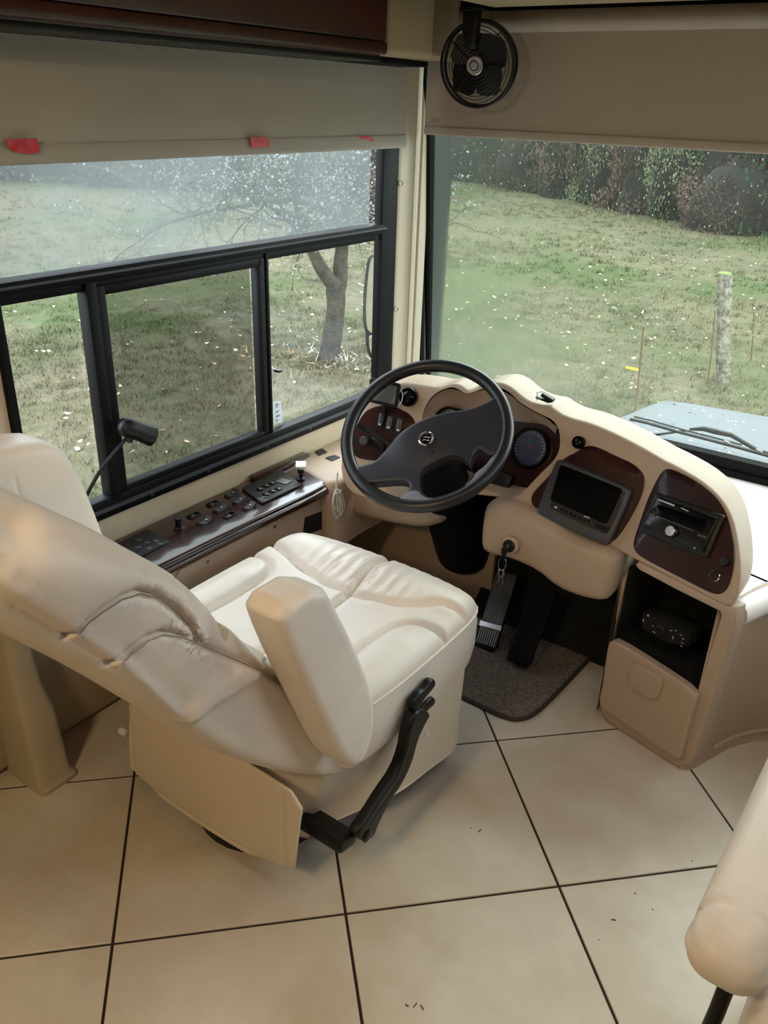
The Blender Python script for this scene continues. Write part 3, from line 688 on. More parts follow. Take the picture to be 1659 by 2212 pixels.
# ------------------------------------------------------------------ dashboard pod
def YB(x):
    if x > -0.614: return 2.035-0.26*(x+0.614)
    if x < -1.25: return 2.035-0.25*(-1.25-x)
    return 2.035
def YD(x, z): return YB(x)+0.445*(z-0.55)
def mpD(off=0.0): return lambda u, v, w: (u, YD(u, v)+off-w, v+0.25*w)
db = thing('dashboard', 'beige curved driver dashboard with cherry wood insets, gauges and air vents', 'dashboard', (-1.0, 2.3, 0.0))
TOPL = [(-1.431,0.856),(-1.372,0.857),(-1.312,0.855),(-1.287,0.868),(-1.264,0.874),(-1.238,0.871),(-1.218,0.862),(-1.196,0.871),(-1.176,0.888),(-1.135,0.901),(-1.108,0.904),(-1.074,0.897),(-1.034,0.879),(-0.998,0.87),(-0.968,0.869),(-0.939,0.872),(-0.905,0.859),(-0.863,0.854),(-0.811,0.854),(-0.732,0.842),(-0.661,0.827),(-0.601,0.812),(-0.538,0.806),(-0.473,0.796),(-0.425,0.781),(-0.392,0.763),(-0.363,0.738),(-0.337,0.699),(-0.32,0.667),(-0.304,0.63),(-0.295,0.59),(-0.296,0.565),(-0.304,0.547)]
BOTL = [(-0.348,0.547),(-0.4,0.549),(-0.494,0.553),(-0.616,0.556),(-0.749,0.568),(-0.933,0.598),(-1.064,0.598),(-1.192,0.556),(-1.337,0.516),(-1.471,0.498),(-1.53,0.534),(-1.559,0.593),(-1.559,0.657),(-1.541,0.73),(-1.515,0.8),(-1.481,0.841)]
BIN = [(-1.318,0.722),(-1.334,0.761),(-1.336,0.795),(-1.322,0.832),(-1.297,0.852),(-1.271,0.864),(-1.248,0.861),(-1.222,0.853),(-1.198,0.86),(-1.171,0.876),(-1.132,0.891),(-1.105,0.891),(-1.072,0.882),(-1.039,0.865),(-0.991,0.852),(-0.952,0.845),(-0.92,0.839),(-0.897,0.821),(-0.882,0.794),(-0.876,0.764),(-0.883,0.737),(-0.915,0.689),(-0.946,0.635),(-0.957,0.62),(-0.978,0.614),(-1.068,0.611),(-1.161,0.611),(-1.236,0.634),(-1.289,0.679)]
LPAN = [(-1.447,0.79),(-1.408,0.779),(-1.378,0.771),(-1.352,0.751),(-1.336,0.713),(-1.334,0.672),(-1.361,0.647),(-1.416,0.624),(-1.468,0.617),(-1.508,0.619),(-1.536,0.64),(-1.539,0.682),(-1.528,0.739),(-1.506,0.771)]
MPAN = [(-0.804,0.796),(-0.772,0.8),(-0.714,0.789),(-0.665,0.782),(-0.64,0.772),(-0.62,0.757),(-0.612,0.729),(-0.615,0.692),(-0.624,0.648),(-0.638,0.602),(-0.65,0.58),(-0.681,0.569),(-0.768,0.58),(-0.843,0.591),(-0.882,0.597),(-0.909,0.61),(-0.919,0.63),(-0.909,0.654),(-0.885,0.692),(-0.868,0.728),(-0.849,0.757),(-0.826,0.772)]
RPAN = [(-0.579,0.786),(-0.562,0.796),(-0.539,0.797),(-0.487,0.792),(-0.437,0.779),(-0.402,0.762),(-0.374,0.736),(-0.35,0.7),(-0.332,0.668),(-0.324,0.633),(-0.322,0.598),(-0.327,0.578),(-0.342,0.565),(-0.366,0.562),(-0.445,0.565),(-0.527,0.568),(-0.568,0.571),(-0.59,0.58),(-0.597,0.602),(-0.595,0.657),(-0.593,0.717)]
FO = smooth_poly(TOPL+BOTL, 1)
def dmap(u, v, w): return (u, YD(u, v)+0.12-w, v)
b = MB(); b.slab(FO, dmap, 0.12, 0.010, DASH, holes=[smooth_poly(BIN, 1)], grid=0.03, hdepth=0.085, rs=3, step=0.012)
body = b.build('pod_body', db, sharp=35)
# recessed gauge well
bk = smooth_poly(BIN, 1); A = np.array(bk); c = A.mean(0)
b = MB(); b.slab([tuple(c+(p-c)*1.02) for p in A], mpD(0.086), 0.004, 0.0, WOODD, grid=0.04); b.build('gauge_board', db, label='dark cherry wood board behind the gauges')
# soft inner brow sloping from the rim down to the gauge board
ins = [(-1.322,0.666),(-1.339,0.699),(-1.337,0.727),(-1.318,0.755),(-1.29,0.785),(-1.252,0.783),(-1.197,0.772),(-1.154,0.781),(-1.111,0.783),(-1.064,0.786),(-1.026,0.79),(-0.989,0.796),(-0.958,0.793),(-0.93,0.778)]
rim = [(-1.319,0.708),(-1.334,0.756),(-1.335,0.791),(-1.322,0.827),(-1.296,0.848),(-1.271,0.86),(-1.22,0.851),(-1.172,0.871),(-1.132,0.887),(-1.073,0.877),(-1.036,0.86),(-0.992,0.848),(-0.951,0.841),(-0.9,0.82)]
ins = resample(smooth_poly(ins, 1, False), 1.0, False); rim = resample(smooth_poly(rim, 1, False), 1.0, False)
vs = []; fs = []; K = 6
for (a0, a1), (b0, b1) in zip(rim, ins):
    for k in range(K+1):
        t = k/K; e = math.sin(t*PI/2); x = a0+(b0-a0)*t; z = a1+(b1-a1)*t+0.012*math.sin(t*PI); vs.append((x, YD(x, a1+(b1-a1)*t)+0.004+0.076*t, z))
for i in range(len(rim)-1):
    for k in range(K): q = i*(K+1)+k; fs.append((q, q+1, q+K+2, q+K+1))
b = MB().add(vs, fs, DASH); b.build('brow_lining', db, sharp=80)
def panel(name, O, m, T=0.004, lab=None, r=0.0015, parent=db, off=0.0):
    b = MB(); b.slab(smooth_poly(O, 2), mpD(off), T, r, m, grid=0.04, rs=2); return b.build(name, parent, label=lab)
panel('wood_panel', LPAN, WOODD); panel('wood_panel', MPAN, WOODD); panel('wood_panel', RPAN, WOODD)
# dials
def dial(cx, cz, r, off, nticks, needle, quarters=False):
    o = Vector((cx, YD(cx, cz)+off, cz)); n = Vector((0.0, -0.93, 0.36)); F = frame_to(o, n)
    b = MB(); b.lathe([(r*1.16, 0.0), (r*1.16, 0.012), (r*1.08, 0.020), (r*1.0, 0.016), (r*1.0, 0.006)], o, n, BLACKG, 36, cap=False); g = b.build('gauge', db)
    b = MB(); b.lathe([(r*1.02, 0.004), (r*1.02, 0.006)], o, n, DIAL, 36); b.build('dial_face', g)
    b = MB()
    for k in range(nticks):
        a = math.radians(-40+260*k/(nticks-1)); R0, R1 = r*0.78, r*0.9
        P = [(R0*math.cos(a)-.0008*math.sin(a), R0*math.sin(a)+.0008*math.cos(a)), (R0*math.cos(a)+.0008*math.sin(a), R0*math.sin(a)-.0008*math.cos(a)), (R1*math.cos(a)+.0008*math.sin(a), R1*math.sin(a)-.0008*math.cos(a)), (R1*math.cos(a)-.0008*math.sin(a), R1*math.sin(a)+.0008*math.cos(a))]
        b.add([F(u, v, 0.0068) for u, v in P], [(0, 1, 2, 3)], MARK)
    for a in needle:
        P = [(-.0012*math.sin(a), .0012*math.cos(a)), (.0012*math.sin(a), -.0012*math.cos(a)), (r*0.6*math.cos(a), r*0.6*math.sin(a))]
        b.add([F(u, v, 0.0072) for u, v in P], [(0, 1, 2)], MARKR)
    if quarters:
        for a in (1.35, -0.22):
            d = Vector((math.cos(a), math.sin(a))); e = Vector((-d.y, d.x))*0.0008
            P = [d*-r*.95+e, d*-r*.95-e, d*r*.95-e, d*r*.95+e]; b.add([F(p.x, p.y, 0.0066) for p in P], [(0, 1, 2, 3)], GREYP)
    b.build('dial_markings', g)
g3 = [(-0.993,0.726),(-0.932,0.74),(-1.276,0.739),(-1.223,0.748),(-1.136,0.738),(-1.079,0.751)]
dial(g3[0][0], g3[0][1], 0.054, 0.078, 22, (0.1, 0.4, 2.6), True)
dial(g3[2][0], g3[2][1], 0.046, 0.070, 18, (2.9,)); dial(g3[4][0], g3[4][1], 0.046, 0.070, 18, (3.3,))
q = [(-1.099,0.641),(-1.013,0.641),(-1.018,0.601),(-1.1,0.596)]
b = MB(); b.slab(quad_round(q, 0.1), mpD(0.084), 0.030, 0.004, BLACK, grid=0.03, rs=2); b.build('message_display', db, label='black rectangular message display below the gauges')
# air vents (round eyeballs)
def vent(px, r, nx):
    x, z = px; n = Vector((nx, -0.92, 0.36)).normalized(); o = Vector((x, YD(x, z), z))+n*0.016; F = frame_to(o, n)
    b = MB(); b.lathe([(r*1.02, -0.022), (r*1.0, -0.006), (r*0.93, 0.0), (r*0.86, -0.003), (r*0.80, -0.008), (r*0.62, 0.000), (r*0.4, 0.005), (0.001, 0.007)], o, n, BLACKG, 32, cap=False); v = b.build('air_vent', db)
    b = MB()
    for a in (0.5, 2.6, 4.7):
        d = Vector((math.cos(a), math.sin(a)))*r*0.78; c0 = Vector(F(0, 0, 0.007)); c1 = Vector(F(d.x, d.y, -0.003)); b.tube([c0, c1], 0.0018, BLACKG, 6)
    b.build('vane', v)
vv = [(-1.392,0.817),(-0.825,0.799)]
vent(vv[0], 0.030, 0.25); vent(vv[1], 0.0185, 0.0)
# left panel switches, knob, stalk
sw = [(-1.457,0.741),(-1.427,0.736),(-1.394,0.733)]
for x, z in sw:
    o = Vector((x, YD(x, z)-0.004, z)); n = Vector((0.2, -0.92, 0.40)); F = frame_to(o, n)
    b = MB(); b.slab(rrect(-0.0095, -0.021, 0.0095, 0.021, 0.002, 2), F, 0.010, 0.003, GREYP, grid=0.02, rs=2); s_ = b.build('rocker_switch', db)
    b = MB(); b.slab(rrect(-0.004, -0.018, 0.004, -0.012, 0.001, 1), mpF(F(0, 0, 0.0102), *[Vector(F(*e))-Vector(F(0, 0, 0)) for e in ((1, 0, 0), (0, 1, 0), (0, 0, 1))]), 0.001, 0.0, MARK, grid=0.02); b.build('indicator', s_)
x, z = [(-1.491,0.672)][0]
b = MB(); b.lathe([(0.017, 0.0), (0.016, 0.016), (0.013, 0.020), (0.001, 0.021)], (x, YD(x, z)-0.003, z), (0.25, -0.9, 0.4), GREYP, 20); b.build('headlight_knob', db)
b = MB(); b.box((x+0.045, YD(x+0.045, z)-0.006, z-0.002), (0.05, 0.014, 0.04), BLACK, 0.003); b.build('dimmer', db)
# trim between facets: power socket ring on the right facet
x, z = [(-0.362,0.603)][0]
o = Vector((x, YD(x, z)-0.003, z)); b = MB()
b.lathe([(0.0135, 0.0), (0.0145, 0.003), (0.0128, 0.005), (0.0118, 0.003), (0.0115, -0.001)], o, (-0.25, -0.9, 0.38), CHROME, 28, cap=False); b.lathe([(0.0116, 0.0005), (0.0116, 0.001)], o, (-0.25, -0.9, 0.38), BLACKG, 24); b.build('power_socket', db, label='power socket with a chrome ring')
x, z = [(-0.348,0.643)][0]
b = MB(); b.lathe([(0.013, 0), (0.011, 0.012), (0.001, 0.013)], (x, YD(x, z)-0.003, z), (-0.25, -0.9, 0.38), BLACK, 16); b.build('small_knob', db)
# knee panels
KP = [(-1.04,0.574),(-1.029,0.595),(-1.006,0.614),(-0.912,0.61),(-0.808,0.59),(-0.695,0.575),(-0.616,0.565),(-0.612,0.508),(-0.617,0.439),(-0.632,0.415),(-0.697,0.403),(-0.777,0.407),(-0.84,0.437),(-0.924,0.446),(-1.001,0.436),(-1.033,0.448),(-1.04,0.512)]
tray = [(-0.815,0.592),(-0.789,0.603),(-0.723,0.597),(-0.663,0.588),(-0.667,0.567),(-0.717,0.559),(-0.779,0.567)]
def kextra(u, v, d):
    ins_ = inside(np.c_[u, v], tray); dt = segdist(np.c_[u, v], tray)
    return -0.030*ins_*np.clip(dt/0.012, 0, 1)
b = MB(); b.slab(smooth_poly(KP, 1), lambda u, v, w: (u, 2.08-w+0.10*(v-0.5), v), 0.085, 0.030, DASH, grid=0.010, puff=0.012, pw=0.06, rs=6, extra=kextra, step=0.010)
kp = b.build('knee_panel', db, sharp=60)
KL = [(-1.623,0.481),(-1.569,0.465),(-1.453,0.485),(-1.309,0.534),(-1.206,0.565),(-1.153,0.536),(-1.199,0.457),(-1.275,0.412),(-1.375,0.394),(-1.489,0.382),(-1.564,0.383),(-1.605,0.407)]
b = MB(); b.slab(smooth_poly(KL, 1), lambda u, v, w: (u, 2.14-w+0.15*(v-0.5), v), 0.08, 0.03, DASH, grid=0.02, puff=0.01, rs=5, step=0.012); b.build('knee_panel', db, sharp=60)
b = MB(); b.span((-1.80, 2.36, 0.02), (-1.16, 2.39, 0.48), DASH, 0.005); b.build('footwell_panel', db)
# ignition
x, z = [(-0.923,0.508)][0]; IG = Vector((x, 1.975, z))
b = MB(); b.lathe([(0.024, -0.012), (0.026, 0.004), (0.019, 0.009)], IG, (0, -1, 0.1), DASH, 24); b.lathe([(0.0185, 0.0), (0.0185, 0.013), (0.015, 0.017), (0.008, 0.017)], IG, (0, -1, 0.1), BLACK, 24); b.lathe([(0.006, 0.016), (0.006, 0.020)], IG, (0, -1, 0.1), STEEL, 12); b.build('ignition_lock', db)
# side wing joining the dash to the driver's wall, with two blank switches
b = MB(); W_ = smooth_poly([(-1.795, 1.965), (-1.70, 1.955), (-1.60, 1.925), (-1.555, 1.93), (-1.535, 1.98), (-1.545, 2.10), (-1.52, 2.60), (-1.795, 2.60)], 1)
b.slab(W_, mpZ(0.30), 0.235, 0.03, DASH, grid=0.04, rs=5, step=0.015); wing = b.build('side_wing', db, sharp=60)
for q in ([(-1.774,2.11),(-1.77,2.148),(-1.735,2.132),(-1.738,2.09)], [(-1.708,2.088),(-1.699,2.128),(-1.671,2.124),(-1.672,2.08)]):
    b = MB(); b.slab(q, mpZ(0.5345), 0.004, 0.0008, BLACK, grid=0.03, rs=2); b.build('blank_switch', wing)
# low flat top of the dash below the windshield
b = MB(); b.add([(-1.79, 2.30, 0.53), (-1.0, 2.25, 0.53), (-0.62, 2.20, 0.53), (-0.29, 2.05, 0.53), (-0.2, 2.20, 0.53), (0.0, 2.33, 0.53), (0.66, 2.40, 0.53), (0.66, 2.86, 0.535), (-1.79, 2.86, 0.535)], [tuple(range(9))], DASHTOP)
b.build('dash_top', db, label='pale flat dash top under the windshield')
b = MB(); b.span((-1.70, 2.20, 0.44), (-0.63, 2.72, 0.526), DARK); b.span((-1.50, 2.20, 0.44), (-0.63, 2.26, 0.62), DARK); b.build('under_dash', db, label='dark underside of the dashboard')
b = MB(); p = [(-0.443,2.791)][0]; b.lathe([(0.014, 0), (0.012, 0.004), (0.001, 0.006)], (p[0], p[1]-0.02, 0.532), (0, 0, 1), WHITEP, 16); b.build('screw_cap', db)

# monitor, stereo set into the dash
mo = thing('dash_monitor', 'dark colour monitor with a row of buttons set in the wood panel beside the gauges', 'monitor', (-0.75, 2.1, 0.6))
MQ = [(-0.864,0.746),(-0.85,0.747),(-0.736,0.735),(-0.644,0.724),(-0.634,0.713),(-0.652,0.585),(-0.658,0.573),(-0.67,0.57),(-0.865,0.594),(-0.877,0.601),(-0.881,0.617),(-0.87,0.734)]
b = MB(); b.slab(smooth_poly(MQ, 1), mpD(-0.004), 0.022, 0.004, GREYP, grid=0.03, rs=3); b.build('bezel', mo)
IQ = [(-0.836,0.742),(-0.655,0.723),(-0.648,0.712),(-0.661,0.608),(-0.673,0.601),(-0.841,0.622),(-0.85,0.631)]
b = MB(); b.slab(smooth_poly(IQ, 1), mpD(-0.026), 0.003, 0.002, BLACK, grid=0.03, rs=2); b.build('inner_frame', mo)
SQ = [(-0.85,0.743),(-0.659,0.724),(-0.675,0.628),(-0.85,0.648)]
b = MB(); b.slab(quad_round(SQ, 0.06), mpD(-0.030), 0.003, 0.001, SCREEN, grid=0.04, rs=2); b.build('screen', mo)
for k, p in enumerate([(-0.828,0.633),(-0.808,0.631),(-0.794,0.629),(-0.78,0.628),(-0.768,0.625),(-0.753,0.624),(-0.738,0.622),(-0.725,0.622)]):
    b = MB(); b.slab(rrect(p[0]-0.004, p[1]-0.0025, p[0]+0.004, p[1]+0.0025, 0.001, 2), mpD(-0.029), 0.003, 0.001, BLACKG if k else MARK, grid=0.02, rs=2); b.build('button', mo)
p = [(-0.704,0.616),(-0.679,0.614),(-0.733,0.632),(-0.741,0.631)]
b = MB()
for k in range(5): b.box((p[0][0]+(p[1][0]-p[0][0])*k/4, YD(p[0][0], p[0][1])-0.030, p[0][1]+(p[1][1]-p[0][1])*k/4), (0.003, 0.003, 0.016), BLACKG)
b.build('speaker_grille', mo)
b = MB(); b.slab(rrect(p[2][0]-0.009, p[2][1]-0.0016, p[2][0]+0.009, p[2][1]+0.0016, 0.0005, 1), mpD(-0.029), 0.002, 0.0, MARK, grid=0.02); b.build('badge', mo, label='small pale badge strip')

st = thing('car_stereo', 'black double height car stereo with a silver volume knob', 'stereo', (-0.45, 2.05, 0.62))
RQ = [(-0.576,0.733),(-0.381,0.742),(-0.392,0.634),(-0.592,0.628)]
b = MB(); b.slab(quad_round(RQ, 0.05), mpD(-0.003), 0.012, 0.004, BLACK, grid=0.04, rs=2); b.build('surround', st)
RQ2 = [(-0.566,0.731),(-0.393,0.734),(-0.404,0.646),(-0.581,0.646)]
b = MB(); b.slab(quad_round(RQ2, 0.05), mpD(-0.014), 0.008, 0.003, BLACKG, grid=0.04, rs=2); b.build('faceplate', st)
RQ3 = [(-0.557,0.714),(-0.416,0.723),(-0.422,0.693),(-0.573,0.687)]
b = MB(); b.slab(quad_round(RQ3, 0.08), mpD(-0.021), 0.003, 0.001, SCREEN, grid=0.04, rs=2); b.build('display', st)
for q, nm, m in (([(-0.559,0.727),(-0.512,0.728),(-0.512,0.724),(-0.559,0.724)], 'logo_strip', MARK), ([(-0.493,0.728),(-0.472,0.727),(-0.473,0.725),(-0.494,0.726)], 'logo_strip', MARK),
    ([(-0.571,0.688),(-0.554,0.69),(-0.553,0.683),(-0.571,0.68)], 'button', GREYP), ([(-0.432,0.686),(-0.407,0.688),(-0.408,0.682),(-0.431,0.68)], 'button', GREYP), ([(-0.537,0.688),(-0.442,0.69),(-0.442,0.687),(-0.539,0.686)], 'trim_strip', GREYP)):
    b = MB(); b.slab(q, mpD(-0.022), 0.0025, 0.0, m, grid=0.03); b.build(nm, st)
x, z = [(-0.496,0.667)][0]
o = Vector((x, YD(x, z)-0.022, z)); nn = Vector((-0.25, -0.9, 0.40))
b = MB(); b.lathe([(0.017, 0), (0.0165, 0.006), (0.0145, 0.007)], o, nn, BLACKG, 28); kb = b.build('volume_knob', st)
b = MB(); b.lathe([(0.0140, 0.005), (0.0138, 0.016), (0.0125, 0.0175), (0.0005, 0.0172)], o, nn, STEEL, 32); b.build('knob_cap', kb, label='spun silver knob cap')
b = MB(); x, z = [(-0.428,0.652)][0]; b.lathe([(0.002, 0), (0.002, 0.002)], (x, YD(x, z)-0.023, z), nn, MARK, 10); b.build('aux_jack', st)

# ------------------------------------------------------------------ pedestal with cubby below the stereo
PL = Vector((-0.615, 2.035, 0.0)); PD = Vector((0.9677, -0.2520, 0)); PN = Vector((-0.252, -0.9677, 0))
def mpP(off=0.0): return mpF(PL+PN*off, PD, (0, 0, 1), PN)
pd = thing('console_pedestal', 'beige floor pedestal under the stereo with an open black cubby and a drawer', 'console', (-0.45, 2.2, 0.0))
face = [(-0.001,-0),(0.013,0.254),(0.002,0.555),(0.181,0.553),(0.3,0.549),(0.347,0.55),(0.336,0.335),(0.326,0.05),(0.297,0.002),(0.254,-0.003),(0.128,-0.001)]
cub = [(0.025,0.53),(0.035,0.538),(0.172,0.531),(0.3,0.529),(0.307,0.519),(0.301,0.402),(0.295,0.264),(0.169,0.265),(0.015,0.278)]
b = MB(); b.slab(smooth_poly(face, 1), mpP(-0.05), 0.05, 0.012, DASH, holes=[cub], grid=0.04, hdepth=0.012, rs=3)
b.build('front_panel', pd, sharp=40)
b = MB(); b.slab([(-0.02, 0.005), (0.34, 0.005), (0.34, 0.53), (-0.01, 0.53)], mpP(-0.24), 0.01, 0, DARK, grid=0.1)
b.add([tuple(mpP(-0.232)(u, v, 0)) for u, v in cub], [tuple(range(len(cub)))], DARK)
lin = MB(); n = len(cub)
lin.add([tuple(mpP(-0.004)(u, v, 0)) for u, v in cub]+[tuple(mpP(-0.232)(u, v, 0)) for u, v in cub], [(k, n+k, n+(k+1) % n, (k+1) % n) for k in range(n)], DARK)
lin.v += b.v; k0 = len(lin.v)-len(b.v); lin.f += [tuple(i+k0 for i in f) for f in b.f]; lin.m += [0]*len(b.f)
lin.build('cubby_lining', pd, label='black cubby lining')
# plan curve of the body sides
PC = smooth_poly([(-0.600, 2.60), (-0.612, 2.30), (-0.618, 2.06)], 1, False)
b = MB(); vextrude(b, PC, 0.0, 0.54, DASH); b.build('side_panel', pd)
PR = smooth_poly([(-0.332, 1.962), (-0.305, 1.975), (-0.27, 2.07), (-0.235, 2.16), (-0.16, 2.250), (-0.02, 2.33), (0.20, 2.38), (0.66, 2.40)], 2, False)
b = MB(); n = len(PR); vs = []; lv_ = [(0.0, 0.0), (0.045, 0.0), (0.05, -0.006), (0.30, -0.012), (0.44, -0.006), (0.50, 0.004), (0.53, 0.03), (0.54, 0.08)]
for z, inw in lv_:
    for i, (x, y) in enumerate(PR):
        t = min(1, i/8.0); vs.append((x, y+inw*t, z))
fs = [(r*n+k, r*n+k+1, (r+1)*n+k+1, (r+1)*n+k) for r in range(len(lv_)-1) for k in range(n-1)]
b.add(vs, fs, DASH); b.build('right_cowl', pd, sharp=60)
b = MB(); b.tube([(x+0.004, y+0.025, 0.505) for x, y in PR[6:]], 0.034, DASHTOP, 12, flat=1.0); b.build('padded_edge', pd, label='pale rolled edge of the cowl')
b = MB(); b.tube([(x, y-0.004, 0.046) for x, y in PR[9:]], 0.007, DASH, 8); b.build('base_trim', pd)
dq = [(0.016,0.278),(0.023,0.291),(0.04,0.304),(0.178,0.296),(0.3,0.283),(0.301,0.248),(0.298,0.12),(0.3,0.056),(0.29,0.048),(0.165,0.053),(0.035,0.059),(0.023,0.067),(0.023,0.104)]
b = MB(); b.slab(smooth_poly(dq, 1), mpP(0.0), 0.024, 0.007, DASH, grid=0.03, rs=3, step=0.012); dw = b.build('drawer', pd, sharp=40)
hq = [(0.107,0.262),(0.119,0.274),(0.162,0.277),(0.199,0.275),(0.207,0.265),(0.206,0.221),(0.198,0.197),(0.175,0.189),(0.126,0.19),(0.107,0.195),(0.102,0.211)]
b = MB(); b.slab(smooth_poly(hq, 1), mpP(0.022), 0.012, 0.006, DASH, grid=0.02, puff=0.003, pw=0.02, rs=4, step=0.006); b.build('handle', dw)
# little controller in the cubby
bc = thing('brake_controller', 'small black controller with a ring dial and silver glints inside the cubby', 'controller', (-0.45, 2.1, 0.36))
bq = [(0.063,0.384),(0.111,0.389),(0.212,0.387),(0.215,0.349),(0.153,0.327),(0.068,0.33)]
b = MB(); b.slab(quad_round(bq, 0.06, 2), mpP(-0.11), 0.06, 0.006, DARK, grid=0.03, rs=2); b.build('case', bc)
p = [(0.126,0.357),(0.146,0.368)]
b = MB(); oo = Vector(mpP(-0.05)(p[0][0], p[0][1], 0)); b.lathe([(0.013, 0), (0.0140, 0.003), (0.0125, 0.004), (0.0118, 0.001)], oo, PN, GREYP, 24, cap=False); b.build('ring_dial', bc)
b = MB()
for u, v, w_, h_ in [(q[0], q[1], s0, s1_) for q, (s0, s1_) in zip([(0.071,0.36),(0.083,0.383),(0.103,0.359),(0.11,0.342),(0.168,0.355),(0.158,0.373),(0.171,0.38),(0.188,0.375),(0.197,0.367),(0.197,0.354),(0.196,0.343)], [(.0015, .005), (.003, .003), (.0015, .002), (.004, .0015), (.0015, .005), (.004, .0012), (.003, .0012), (.0025, .0012), (.003, .0012), (.003, .0012), (.003, .0012)])]:
    b.add([mpP(-0.049)(u-w_, v-h_, 0), mpP(-0.049)(u+w_, v-h_, 0), mpP(-0.049)(u+w_, v+h_, 0), mpP(-0.049)(u-w_, v+h_, 0)], [(0, 1, 2, 3)], MARK)
b.build('painted_glints', bc, kind='stuff')  # pale flecks painted as glints on the controller

# ------------------------------------------------------------------ steering wheel
WC = Vector((-1.18, 1.889, 0.815)); WN = Vector((0.14251, -0.62452, 0.76789)); WU = Vector((0.98979, 0.08992, -0.11056)); WV = Vector((0.0, 0.77581, 0.63096))
def WP(u, v, w=0.0): return WC+WU*u+WV*v+WN*w
sw_ = thing('steering_wheel', 'black four spoke steering wheel with a chrome ring emblem', 'steering wheel', (-1.18, 1.95, 0.3))
b = MB(); RR = 0.230
b.tube([WP(RR*math.cos(a), RR*math.sin(a)) for a in [2*PI*k/96 for k in range(96)]], 0.0185, RIMM, 16, closed=True, up=WN); b.build('rim', sw_, sharp=60)
A_ = [(1084,868),(1078,885),(1060,900),(1038,905),(1018,881),(965,896),(919,909),(886,926),(859,946),(833,972),(809,995),(788,1001),(770,1005),(760,1000)]
hub = [(0.11,0.137),(0.128,0.16),(0.131,0.189),(0.167,0.174),(0.204,0.119),(0.226,0.056),(0.231,0.019),(0.207,-0.004),(0.179,0.001),(0.165,0.007),(0.16,-0.024),(0.165,-0.045),(0.181,-0.066),(0.198,-0.072),(0.212,-0.045),(0.217,-0.009),(0.231,0.004),(0.237,-0.032),(0.223,-0.095),(0.192,-0.144),(0.154,-0.18),(0.124,-0.204),(0.09,-0.221),(0.055,-0.231),(0.024,-0.233),(0.039,-0.217),(0.044,-0.189),(0.04,-0.172),(0.03,-0.161),(0.003,-0.167),(-0.055,-0.197),(-0.075,-0.208),(-0.076,-0.235),(-0.119,-0.213),(-0.16,-0.181),(-0.146,-0.173),(-0.131,-0.172),(-0.115,-0.159),(-0.09,-0.138),(-0.077,-0.096),(-0.063,-0.048),(-0.043,-0.009),(-0.014,0.03),(0.033,0.071),(0.089,0.115)]
holeD = [(0.055,-0.138),(0.05,-0.112),(0.065,-0.091),(0.092,-0.058),(0.112,-0.041),(0.138,-0.037),(0.162,-0.047),(0.178,-0.065),(0.191,-0.081),(0.188,-0.103),(0.167,-0.136),(0.134,-0.168),(0.11,-0.183),(0.085,-0.178),(0.068,-0.161)]
def hub_extra(u, v, d):
    rr = np.hypot(u, v); return 0.020*np.exp(-(rr/0.11)**4)
b = MB(); b.slab(smooth_poly(hub, 1), lambda u, v, w: tuple(WP(u, v, w-0.022)), 0.034, 0.009, WHEEL, holes=[smooth_poly(holeD, 1)], grid=0.012, rs=4, extra=hub_extra, hdepth=0.03, step=0.008)
hb = b.build('hub', sw_, sharp=55)
tb = [(0.103,0.049),(0.113,0.085),(0.131,0.111),(0.149,0.122),(0.146,0.081),(0.15,0.035),(0.157,0.011),(0.13,0.019)]
b = MB(); b.slab(smooth_poly(tb, 1), lambda u, v, w: tuple(WP(u, v, w+0.0005)), 0.010, 0.006, BLACK, grid=0.012, rs=3, step=0.008); b.build('thumb_rest', hb)
tb = [(-0.068,-0.169),(-0.075,-0.14),(-0.062,-0.116),(-0.04,-0.102),(-0.017,-0.109),(0.005,-0.127),(0.024,-0.151),(-0.011,-0.168),(-0.051,-0.19)]
b = MB(); b.slab(smooth_poly(tb, 1), lambda u, v, w: tuple(WP(u, v, w-0.001)), 0.009, 0.005, BLACK, grid=0.012, rs=3, step=0.008); b.build('thumb_rest', hb)
ce = [(0.026,-0.032),(0.05,-0.023)][0]; eo = WP(ce[0], ce[1], 0.0325)
b = MB(); b.lathe([(0.0215, 0), (0.0225, 0.004), (0.0195, 0.006), (0.0155, 0.005), (0.0150, 0.001)], eo, WN, CHROME, 40, cap=False); em = b.build('emblem', hb, label='chrome ring emblem with a dark centre')
b = MB(); b.lathe([(0.0152, 0.0), (0.0152, 0.002)], eo, WN, BLACKG, 32)
def loc(u, v, w): return eo+WU*u+WV*v+WN*w
for pts in ([(-0.010, 0.002), (-0.003, 0.006), (0.004, 0.006), (0.009, 0.009)], [(-0.009, -0.008), (-0.002, -0.003), (0.004, -0.004), (0.010, 0.0)]):
    b.tube([loc(u, v, 0.003) for u, v in pts], 0.0016, CHROME, 6)
b.build('emblem_centre', em)
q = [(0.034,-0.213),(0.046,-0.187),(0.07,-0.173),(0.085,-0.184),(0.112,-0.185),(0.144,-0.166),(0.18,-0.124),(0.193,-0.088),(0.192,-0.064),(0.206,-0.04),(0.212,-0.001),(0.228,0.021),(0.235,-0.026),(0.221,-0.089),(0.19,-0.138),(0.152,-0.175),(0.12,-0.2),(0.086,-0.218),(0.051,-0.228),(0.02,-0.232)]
b = MB(); b.slab(smooth_poly(q, 1), lambda u, v, w: tuple(WP(u, v, w+0.002)), 0.012, 0.003, SPOKE, grid=0.02, rs=2, step=0.008); b.build('spoke_sheen', hb, label='sky sheen painted grey on the lower spokes')  # sky reflection on the lower spokes, put in as a grey plate
